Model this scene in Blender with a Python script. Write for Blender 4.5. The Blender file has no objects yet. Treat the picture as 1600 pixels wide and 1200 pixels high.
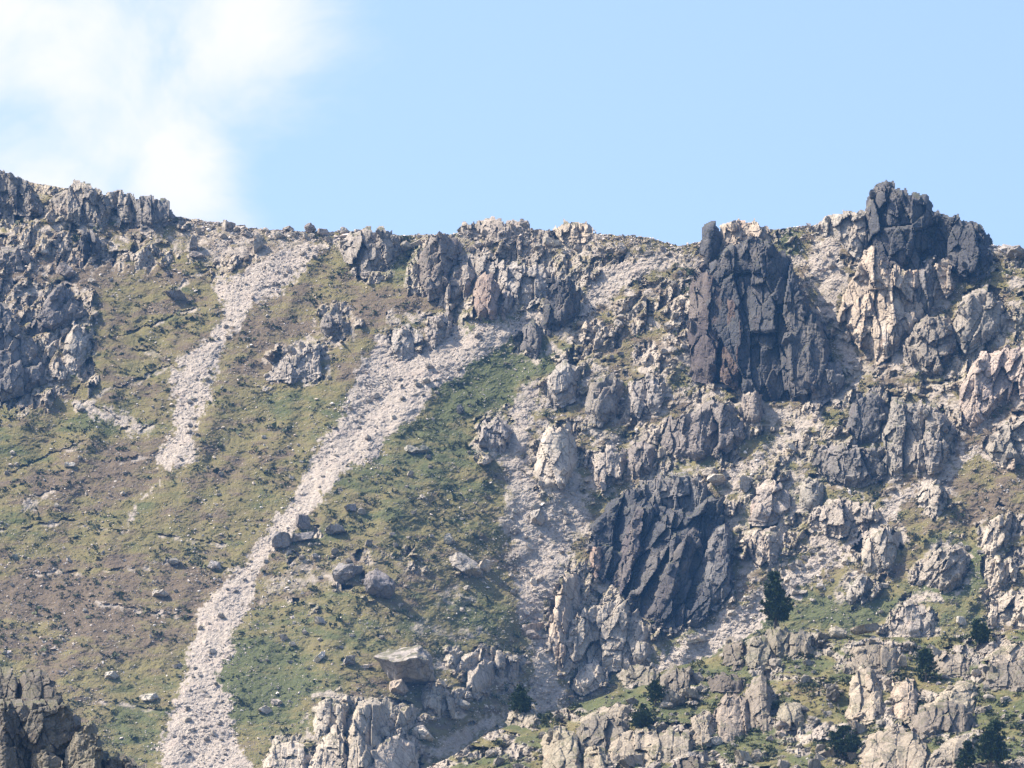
import bpy, bmesh, math
import numpy as np
from mathutils import Matrix, Vector, Euler

# ------------------------------------------------------------------ camera, sky, sun, exposure
scene = bpy.context.scene
C = scene.collection
PITCH = math.radians(14.0)          # a long lens looking up at the ridge
F = 10190.0                         # focal length in survey units (1600 across the frame)
cam_d = bpy.data.cameras.new('camera')
cam_d.sensor_width = 36.0
cam_d.lens = 36.0 * F / 1600.0
cam_d.clip_start = 1.0
cam_d.clip_end = 20000.0
cam = bpy.data.objects.new('camera', cam_d)
cam.rotation_euler = (math.pi / 2 + PITCH, 0, 0)
C.objects.link(cam)
scene.camera = cam

SUN = Vector((-0.66, 0.12, 0.86)).normalized()       # towards the sun
SUN_EL = math.asin(SUN.z)
SUN_AZ = math.atan2(SUN.x, SUN.y)                     # clockwise from +y
sun_d = bpy.data.lights.new('sun', 'SUN')
sun_d.energy = 5.0
sun_d.angle = math.radians(0.53)
sun_d.color = (1.0, 0.905, 0.77)
sun = bpy.data.objects.new('sun', sun_d)
sun.rotation_euler = SUN.to_track_quat('Z', 'Y').to_euler()
C.objects.link(sun)

FWD = np.array([0, math.cos(PITCH), math.sin(PITCH)])
UPV = np.array([0, -math.sin(PITCH), math.cos(PITCH)])
def direction(u, v):
    d = FWD + UPV * ((600 - v) / F)
    d[0] += (u - 800) / F
    return d / np.linalg.norm(d)

world = bpy.data.worlds.new('World')
scene.world = world
world.use_nodes = True
wt = world.node_tree
wt.nodes.clear()
def wn(t, **k):
    n = wt.nodes.new(t)
    for a, b in k.items():
        setattr(n, a, b)
    return n
w_out = wn('ShaderNodeOutputWorld')
w_bg = wn('ShaderNodeBackground')
w_bg.inputs['Strength'].default_value = 0.14
sky = wn('ShaderNodeTexSky', sky_type='NISHITA')
sky.sun_disc = False
sky.sun_elevation = SUN_EL
sky.sun_rotation = SUN_AZ
sky.altitude = 900
sky.air_density = 1.0
sky.dust_density = 5.5
sky.ozone_density = 2.6
tc = wn('ShaderNodeTexCoord')
wnoise = wn('ShaderNodeTexNoise')
wnoise.inputs['Scale'].default_value = 26.0
wnoise.inputs['Detail'].default_value = 9.0
wnoise.inputs['Roughness'].default_value = 0.62
wnoise.inputs['Distortion'].default_value = 0.6
wt.links.new(tc.outputs['Generated'], wnoise.inputs['Vector'])
def wmath(op, a, b=None):
    n = wn('ShaderNodeMath', operation=op)
    for i, s in enumerate((a, b)):
        if s is None:
            continue
        if isinstance(s, (int, float)):
            n.inputs[i].default_value = s
        else:
            wt.links.new(s, n.inputs[i])
    return n.outputs[0]
def cloud_bank(u, v, r, stretch=1.0):
    d = direction(u, v)
    s = wn('ShaderNodeVectorMath', operation='SUBTRACT')
    wt.links.new(tc.outputs['Generated'], s.inputs[0])
    s.inputs[1].default_value = d
    m = wn('ShaderNodeVectorMath', operation='MULTIPLY')
    wt.links.new(s.outputs[0], m.inputs[0])
    m.inputs[1].default_value = (1, 1, stretch)
    l = wn('ShaderNodeVectorMath', operation='LENGTH')
    wt.links.new(m.outputs[0], l.inputs[0])
    return wmath('SUBTRACT', 1.0, wmath('DIVIDE', l.outputs['Value'], r / F))
banks = None
for (u, v, r, st) in ((-150, 30, 480, 1.0), (130, 120, 290, 0.7), (390, 60, 225, 1.15), (40, 290, 300, 1.0), (265, 300, 170, 0.75), (-900, -500, 700, 1.2), (2900, -900, 600, 1.5)):
    b = cloud_bank(u, v, r, st)
    banks = b if banks is None else wmath('MAXIMUM', banks, b)
far = wn('ShaderNodeTexNoise')                         # scattered cumulus over the rest of the sky
far.inputs['Scale'].default_value = 3.2
far.inputs['Detail'].default_value = 3.0
wt.links.new(tc.outputs['Generated'], far.inputs['Vector'])
scat = wmath('MULTIPLY', wmath('SUBTRACT', far.outputs['Fac'], 0.66), 3.0)
banks = wmath('MAXIMUM', wmath('MAXIMUM', banks, scat), -0.6)
dens = wmath('ADD', banks, wmath('MULTIPLY', wmath('SUBTRACT', wnoise.outputs['Fac'], 0.5), 2.3))
ramp = wn('ShaderNodeMapRange', interpolation_type='SMOOTHSTEP')
ramp.inputs['From Min'].default_value = 0.0
ramp.inputs['From Max'].default_value = 0.98
wt.links.new(dens, ramp.inputs['Value'])
mixw = wn('ShaderNodeMix', data_type='RGBA')
thin = wn('ShaderNodeTexNoise')
thin.inputs['Scale'].default_value = 62.0
thin.inputs['Detail'].default_value = 3.0
wt.links.new(tc.outputs['Generated'], thin.inputs['Vector'])
cover = wmath('MULTIPLY', ramp.outputs['Result'], wmath('ADD', 0.42, wmath('MULTIPLY', thin.outputs['Fac'], 1.0)))
wt.links.new(wmath('MINIMUM', cover, 1.0), mixw.inputs['Factor'])
wt.links.new(sky.outputs['Color'], mixw.inputs['A'])
mixw.inputs['B'].default_value = (3.7, 3.7, 3.75, 1)
wt.links.new(mixw.outputs['Result'], w_bg.inputs['Color'])
wt.links.new(w_bg.outputs[0], w_out.inputs['Surface'])

vs = scene.view_settings
vs.view_transform = 'Standard'
vs.look = 'None'
vs.gamma = 1.0
vs.use_curve_mapping = False
vs.exposure = 1.02
scene.cycles.max_bounces = 4
scene.cycles.diffuse_bounces = 2
scene.cycles.volume_bounces = 1
scene.cycles.use_denoising = True
scene.cycles.use_adaptive_sampling = True
scene.cycles.adaptive_threshold = 0.02

# ------------------------------------------------------------------ numeric helpers
f32 = np.float32
def hash2(ix, iy, seed):
    h = (ix.astype(np.int64) * 374761393 + iy.astype(np.int64) * 668265263 + seed * 974634777) & 0xFFFFFFFF
    h = ((h ^ (h >> 13)) * 1274126177) & 0xFFFFFFFF
    h = ((h ^ (h >> 16)) * 2246822519) & 0xFFFFFFFF
    h = h ^ (h >> 15)
    return ((h & 0xFFFFFF).astype(f32)) / f32(16777216.0)

def vnoise(x, y, seed):
    ix = np.floor(x); iy = np.floor(y)
    fx = x - ix; fy = y - iy
    fx = fx * fx * (3 - 2 * fx); fy = fy * fy * (3 - 2 * fy)
    a = hash2(ix, iy, seed); b = hash2(ix + 1, iy, seed)
    c = hash2(ix, iy + 1, seed); d = hash2(ix + 1, iy + 1, seed)
    return (a + (b - a) * fx) * (1 - fy) + (c + (d - c) * fx) * fy

def fbm(x, y, seed, octv=4, gain=0.5):
    s = 0; a = 1.0; t = 0
    for o in range(octv):
        s = s + a * (vnoise(x, y, seed + o * 17) - 0.5)
        t += a; a *= gain
        x = x * 2.03 + 11.7; y = y * 2.03 + 5.3
    return s / t * 2                                     # about -1 .. 1

def smooth(a, b, x):
    t = np.clip((x - a) / (b - a), 0, 1)
    return t * t * (3 - 2 * t)

def facets(u, v, size, ang, stretch, seed):
    """Fractured blocks: every Voronoi cell gives a random number, the offset from its middle, its joint distance."""
    ca, sa = math.cos(ang), math.sin(ang)
    x = (u * ca + v * sa) / size
    y = (-u * sa + v * ca) / (size * stretch)
    ix = np.floor(x); iy = np.floor(y)
    best = np.full(x.shape, 9.0, f32); sec = np.full(x.shape, 9.0, f32)
    bx = np.zeros_like(best); by = np.zeros_like(best)
    cx = np.zeros_like(best); cy = np.zeros_like(best)
    for dx in (-1, 0, 1):
        for dy in (-1, 0, 1):
            jx = ix + dx; jy = iy + dy
            px = jx + 0.1 + 0.8 * hash2(jx, jy, seed); py = jy + 0.1 + 0.8 * hash2(jx, jy, seed + 1)
            d = np.abs(px - x) * 0.6 + np.sqrt((px - x) ** 2 + (py - y) ** 2) * 0.6
            m = d < best
            sec = np.where(m, best, np.minimum(sec, d))
            best = np.where(m, d, best)
            bx = np.where(m, px, bx); by = np.where(m, py, by)
            cx = np.where(m, jx, cx); cy = np.where(m, jy, cy)
    r1 = hash2(cx, cy, seed + 2); r2 = hash2(cx, cy, seed + 3); r3 = hash2(cx, cy, seed + 4)
    ox = (x - bx) * size; oy = (y - by) * size * stretch
    du = ox * ca - oy * sa; dv = ox * sa + oy * ca
    return r1, r2, r3, du, dv, sec - best

def sdf(poly, u, v):
    """signed distance to a polygon, positive inside"""
    P = np.asarray(poly, f32)
    d = np.full(u.shape, 1e9, f32); inside = np.zeros(u.shape, bool)
    for i in range(len(P)):
        ax, ay = P[i]; bx, by = P[(i + 1) % len(P)]
        ex, ey = bx - ax, by - ay
        t = np.clip(((u - ax) * ex + (v - ay) * ey) / (ex * ex + ey * ey + 1e-9), 0, 1)
        d = np.minimum(d, (u - ax - t * ex) ** 2 + (v - ay - t * ey) ** 2)
        if ay != by:
            c = ((ay > v) != (by > v)) & (u < ex * (v - ay) / ey + ax)
            inside ^= c
    return np.where(inside, 1, -1) * np.sqrt(d)

def sdf_near(poly, u, v, margin=40):
    P = np.asarray(poly)
    m = (u > P[:, 0].min() - margin) & (u < P[:, 0].max() + margin) & (v > P[:, 1].min() - margin) & (v < P[:, 1].max() + margin)
    out = np.full(u.shape, -margin, f32)
    if m.any():
        out[m] = sdf(poly, u[m], v[m])
    return out

def line_dist(pts, u, v, margin=30):
    P = np.asarray(pts, f32)
    m = (u > P[:, 0].min() - margin) & (u < P[:, 0].max() + margin) & (v > P[:, 1].min() - margin) & (v < P[:, 1].max() + margin)
    out = np.full(u.shape, margin, f32); side = np.zeros(u.shape, f32)
    uu, vv = u[m], v[m]
    d = np.full(uu.shape, 1e9, f32); s = np.zeros(uu.shape, f32)
    for i in range(len(P) - 1):
        ax, ay = P[i]; bx, by = P[i + 1]
        ex, ey = bx - ax, by - ay
        t = np.clip(((uu - ax) * ex + (vv - ay) * ey) / (ex * ex + ey * ey), 0, 1)
        q = np.sqrt((uu - ax - t * ex) ** 2 + (vv - ay - t * ey) ** 2)
        k = q < d
        d = np.where(k, q, d); s = np.where(k, vv - ay - t * ey, s)
    out[m] = d; side[m] = s
    return out, side

def pts3(u, v, D):
    """survey coordinates (across, down, distance along the axis of sight) to metres in the place"""
    u = np.asarray(u, np.float64); v = np.asarray(v, np.float64); D = np.asarray(D, np.float64)
    x = (u - 800) / F * D
    w = (600 - v) / F * D
    return np.stack([x, D * FWD[1] + w * UPV[1], D * FWD[2] + w * UPV[2]], -1)

def to_uv(p):
    D = p[..., 1] * FWD[1] + p[..., 2] * FWD[2]
    w = p[..., 1] * UPV[1] + p[..., 2] * UPV[2]
    return 800 + p[..., 0] / D * F, 600 - w / D * F, D

def mesh_np(name, V, faces_quads=None, tris=None, attrs=None, shade=False):
    me = bpy.data.meshes.new(name)
    V = np.asarray(V, f32).reshape(-1, 3)
    me.vertices.add(len(V)); me.vertices.foreach_set('co', V.ravel())
    parts = []
    if faces_quads is not None and len(faces_quads):
        parts.append((np.asarray(faces_quads, np.int32), 4))
    if tris is not None and len(tris):
        parts.append((np.asarray(tris, np.int32), 3))
    idx = np.concatenate([p.ravel() for p, n in parts])
    tot = np.concatenate([np.full(len(p), n, np.int32) for p, n in parts])
    me.loops.add(len(idx)); me.loops.foreach_set('vertex_index', idx)
    me.polygons.add(len(tot))
    me.polygons.foreach_set('loop_start', np.concatenate([[0], np.cumsum(tot)[:-1]]).astype(np.int32))
    me.update(calc_edges=True)
    me.polygons.foreach_set('use_smooth', np.full(len(tot), shade))
    for k, a in (attrs or {}).items():
        a = np.asarray(a, f32)
        if a.ndim == 2:
            at = me.attributes.new(k, 'FLOAT_COLOR', 'POINT')
            if a.shape[1] == 3:
                a = np.concatenate([a, np.ones((len(a), 1), f32)], 1)
            at.data.foreach_set('color', a.ravel())
        else:
            at = me.attributes.new(k, 'FLOAT', 'POINT')
            at.data.foreach_set('value', a.ravel())
    return me

def link(name, data, mat=None, parent=None, loc=None):
    o = bpy.data.objects.new(name, data)
    C.objects.link(o)
    if mat and data is not None and not data.materials:
        data.materials.append(mat)
    if parent:
        o.parent = parent
    if loc is not None:
        o.location = loc
    return o

def tag(o, label, cat, group=None):
    o['label'] = label; o['category'] = cat
    if group:
        o['group'] = group
    return o

def grid_quads(nr, nc):
    i = np.arange(nr * nc).reshape(nr, nc)
    return np.stack([i[:-1, :-1], i[:-1, 1:], i[1:, 1:], i[1:, :-1]], -1).reshape(-1, 4)

# ------------------------------------------------------------------ materials
class NT:
    def __init__(s, name):
        s.m = bpy.data.materials.new(name); s.m.use_nodes = True
        s.t = s.m.node_tree; s.t.nodes.clear()
        s.out = s.n('ShaderNodeOutputMaterial'); s.b = s.n('ShaderNodeBsdfPrincipled')
        s.t.links.new(s.b.outputs[0], s.out.inputs['Surface'])
        s.pos = s.n('ShaderNodeNewGeometry').outputs['Position']
    def n(s, t, **k):
        x = s.t.nodes.new(t)
        for a, b in k.items():
            setattr(x, a, b)
        return x
    def put(s, sock, val):
        if isinstance(val, (int, float)):
            sock.default_value = val
        elif isinstance(val, (tuple, list)):
            sock.default_value = tuple(val) + (1,) * (len(sock.default_value) - len(val))
        else:
            s.t.links.new(val, sock)
    def math(s, op, a, b=0.0, clamp=False):
        x = s.n('ShaderNodeMath', operation=op, use_clamp=clamp)
        s.put(x.inputs[0], a); s.put(x.inputs[1], b)
        return x.outputs[0]
    def mix(s, f, a, b, blend='MIX'):
        x = s.n('ShaderNodeMix', data_type='RGBA', blend_type=blend)
        s.put(x.inputs['Factor'], f); s.put(x.inputs['A'], a); s.put(x.inputs['B'], b)
        return x.outputs['Result']
    def noise(s, scale, detail=4, rough=0.55, vec=None, stretch=None):
        v = vec if vec is not None else s.pos
        if stretch:
            m = s.n('ShaderNodeVectorMath', operation='MULTIPLY')
            s.put(m.inputs[0], v); m.inputs[1].default_value = stretch
            v = m.outputs[0]
        x = s.n('ShaderNodeTexNoise')
        s.put(x.inputs['Vector'], v)
        x.inputs['Scale'].default_value = scale; x.inputs['Detail'].default_value = detail; x.inputs['Roughness'].default_value = rough
        return x.outputs['Fac']
    def ramp(s, f, lo, hi):
        x = s.n('ShaderNodeMapRange', interpolation_type='SMOOTHSTEP')
        s.put(x.inputs['Value'], f)
        x.inputs['From Min'].default_value = lo; x.inputs['From Max'].default_value = hi
        return x.outputs['Result']
    def attr(s, name, kind='GEOMETRY'):
        return s.n('ShaderNodeAttribute', attribute_name=name, attribute_type=kind)
    def bump(s, h, strength, dist):
        x = s.n('ShaderNodeBump')
        x.inputs['Strength'].default_value = strength; x.inputs['Distance'].default_value = dist
        s.put(x.inputs['Height'], h)
        s.t.links.new(x.outputs[0], s.b.inputs['Normal'])
    def done(s, col, rough=0.9, spec=0.2):
        s.put(s.b.inputs['Base Color'], col)
        s.b.inputs['Roughness'].default_value = rough
        s.b.inputs['Specular IOR Level'].default_value = spec
        return s.m

def joints(t, scale, stretch, width):
    m = t.n('ShaderNodeVectorMath', operation='MULTIPLY'); t.put(m.inputs[0], t.pos); m.inputs[1].default_value = stretch
    w = t.n('ShaderNodeVectorMath', operation='ADD'); nz = t.n('ShaderNodeTexNoise'); nz.inputs['Scale'].default_value = 0.8; nz.inputs['Detail'].default_value = 2.0
    t.put(nz.inputs['Vector'], t.pos); t.put(w.inputs[0], m.outputs[0]); t.put(w.inputs[1], nz.outputs['Color'])
    v = t.n('ShaderNodeTexVoronoi', feature='DISTANCE_TO_EDGE'); v.inputs['Scale'].default_value = scale
    t.put(v.inputs['Vector'], w.outputs[0])
    return t.ramp(v.outputs['Distance'], 0.0, width)

def rock_colour(t, tint=None):
    big = t.noise(0.09, 4); mid = t.noise(0.55, 5, 0.6, stretch=(1, 1, 0.45)); fine = t.noise(3.5, 3, 0.65)
    c = t.mix(t.ramp(mid, 0.38, 0.66), (0.32, 0.285, 0.245), (0.54, 0.48, 0.41))
    c = t.mix(t.math('MULTIPLY', t.ramp(big, 0.5, 0.68), 0.45), c, (0.30, 0.30, 0.25))        # lichen crust
    c = t.mix(t.math('MULTIPLY', t.ramp(t.noise(0.25, 4), 0.60, 0.72), 0.45), c, (0.40, 0.26, 0.19))   # rusty streaks
    c = t.mix(t.math('MULTIPLY', t.ramp(t.noise(1.1, 5, 0.65), 0.58, 0.72), 0.55), c, (0.16, 0.155, 0.14))  # black lichen
    c = t.mix(0.35, c, t.mix(t.ramp(fine, 0.3, 0.7), (0.14, 0.13, 0.12), (0.55, 0.52, 0.48)))
    crack = joints(t, 0.42, (1.0, 1.0, 0.5), 0.045)
    c = t.mix(t.math('MULTIPLY', t.math('SUBTRACT', 1.0, crack), 0.55), c, (0.10, 0.09, 0.08))
    if tint is not None:
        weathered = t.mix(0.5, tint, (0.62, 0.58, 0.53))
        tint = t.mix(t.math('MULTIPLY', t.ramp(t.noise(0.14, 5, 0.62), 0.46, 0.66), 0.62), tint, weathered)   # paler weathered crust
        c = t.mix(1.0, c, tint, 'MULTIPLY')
    return c, mid, crack

def make_terrain_mat():
    t = NT('mountain_ground')
    s = t.attr('surf'); sep = t.n('ShaderNodeSeparateColor')
    t.t.links.new(s.outputs['Color'], sep.inputs[0])
    grass, scree, green = sep.outputs[0], sep.outputs[1], sep.outputs[2]
    tone = t.attr('tone').outputs['Fac']
    rock, mid, fine = rock_colour(t)
    rock = t.mix(1.0, rock, t.mix(tone, (0.66, 0.64, 0.62), (1.12, 1.06, 0.97)), 'MULTIPLY')
    n1 = t.noise(0.12, 4, 0.6, stretch=(0.7, 1, 1.6)); n2 = t.noise(0.5, 4, 0.6, stretch=(0.6, 1, 1.5)); n3 = t.noise(2.2, 3, 0.6, stretch=(0.7, 1, 1.2))
    sel = t.math('ADD', green, t.math('MULTIPLY', t.math('SUBTRACT', n1, 0.5), 1.3))
    sel = t.math('ADD', sel, t.math('MULTIPLY', t.math('SUBTRACT', n2, 0.5), 1.1))
    g = t.mix(t.ramp(sel, 0.10, 0.48), (0.130, 0.100, 0.069), (0.158, 0.136, 0.062))
    g = t.mix(t.ramp(sel, 0.45, 0.85), g, (0.086, 0.096, 0.042))
    g = t.mix(t.math('MULTIPLY', t.ramp(n3, 0.55, 0.72), 0.4), g, (0.054, 0.062, 0.032))
    g = t.mix(t.math('MULTIPLY', t.ramp(t.noise(2.9, 3), 0.60, 0.72), 0.5), g, (0.20, 0.165, 0.125))
    sc = t.mix(t.ramp(t.noise(2.6, 4, 0.7), 0.35, 0.66), (0.265, 0.228, 0.190), (0.415, 0.362, 0.308))
    sc = t.mix(t.math('MULTIPLY', t.ramp(t.noise(0.35, 4), 0.5, 0.7), 0.4), sc, (0.36, 0.29, 0.245))
    c = t.mix(scree, rock, sc)
    c = t.mix(grass, c, g)
    h = t.math('ADD', t.math('MULTIPLY', t.noise(1.3, 5, 0.7), 1.0), t.math('MULTIPLY', t.noise(4.5, 3, 0.7), 0.5))
    t.bump(h, 0.6, 0.4)
    return t.done(c, 0.95, 0.1)

def make_rock_mat(name, moss=0.0):
    t = NT(name)
    oi = t.n('ShaderNodeObjectInfo')
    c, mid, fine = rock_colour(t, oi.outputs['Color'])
    geo = t.n('ShaderNodeNewGeometry'); sx = t.n('ShaderNodeSeparateXYZ')
    t.t.links.new(geo.outputs['Normal'], sx.inputs[0])
    up = t.ramp(sx.outputs[2], 0.62, 0.92)
    k = t.math('MULTIPLY', up, t.ramp(t.noise(0.45, 4), 0.5 - 0.12 * moss, 0.62))
    c = t.mix(t.math('MULTIPLY', k, 0.85), c, (0.09, 0.09, 0.045))                              # turf on ledges
    h = t.math('ADD', t.noise(1.1, 6, 0.7), t.math('MULTIPLY', t.noise(3.2, 4, 0.7, stretch=(1, 1, 0.4)), 0.6))
    h = t.math('ADD', h, t.math('MULTIPLY', fine, 0.5))
    t.bump(h, 0.5, 0.35)
    return t.done(c, 0.92, 0.15)

def make_stone_mat():
    t = NT('loose_stone')
    tone = t.attr('tone').outputs['Color']
    c = t.mix(1.0, t.mix(t.ramp(t.noise(2.5, 3), 0.35, 0.65), (0.72, 0.72, 0.72), (1.1, 1.1, 1.1)), tone, 'MULTIPLY')
    return t.done(c, 0.92, 0.15)

def make_leaf_mat(name, a, b):
    t = NT(name)
    tone = t.attr('tone').outputs['Fac']
    c = t.mix(tone, a, b)
    return t.done(c, 0.75, 0.2)

def make_bark_mat():
    t = NT('pine_bark')
    c = t.mix(t.ramp(t.noise(6, 4), 0.35, 0.65), (0.06, 0.05, 0.042), (0.20, 0.17, 0.145))
    return t.done(c, 0.9, 0.1)

M_TERRAIN = make_terrain_mat()
M_ROCK = make_rock_mat('weathered_granite')
M_ROCK_MOSSY = make_rock_mat('mossy_granite', 1.0)
M_STONE = make_stone_mat()
M_PINE = make_leaf_mat('pine_needles', (0.020, 0.035, 0.016), (0.078, 0.115, 0.042))
M_SHRUB = make_leaf_mat('shrub_leaves', (0.040, 0.054, 0.024), (0.095, 0.104, 0.044))
M_BARK = make_bark_mat()

PALE = (1.05, 1.0, 0.93); GREY = (0.82, 0.80, 0.77); DARK = (0.165, 0.18, 0.215); MID = (0.40, 0.41, 0.44); RED = (0.72, 0.56, 0.50); TAN = (0.95, 0.86, 0.76)

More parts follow.
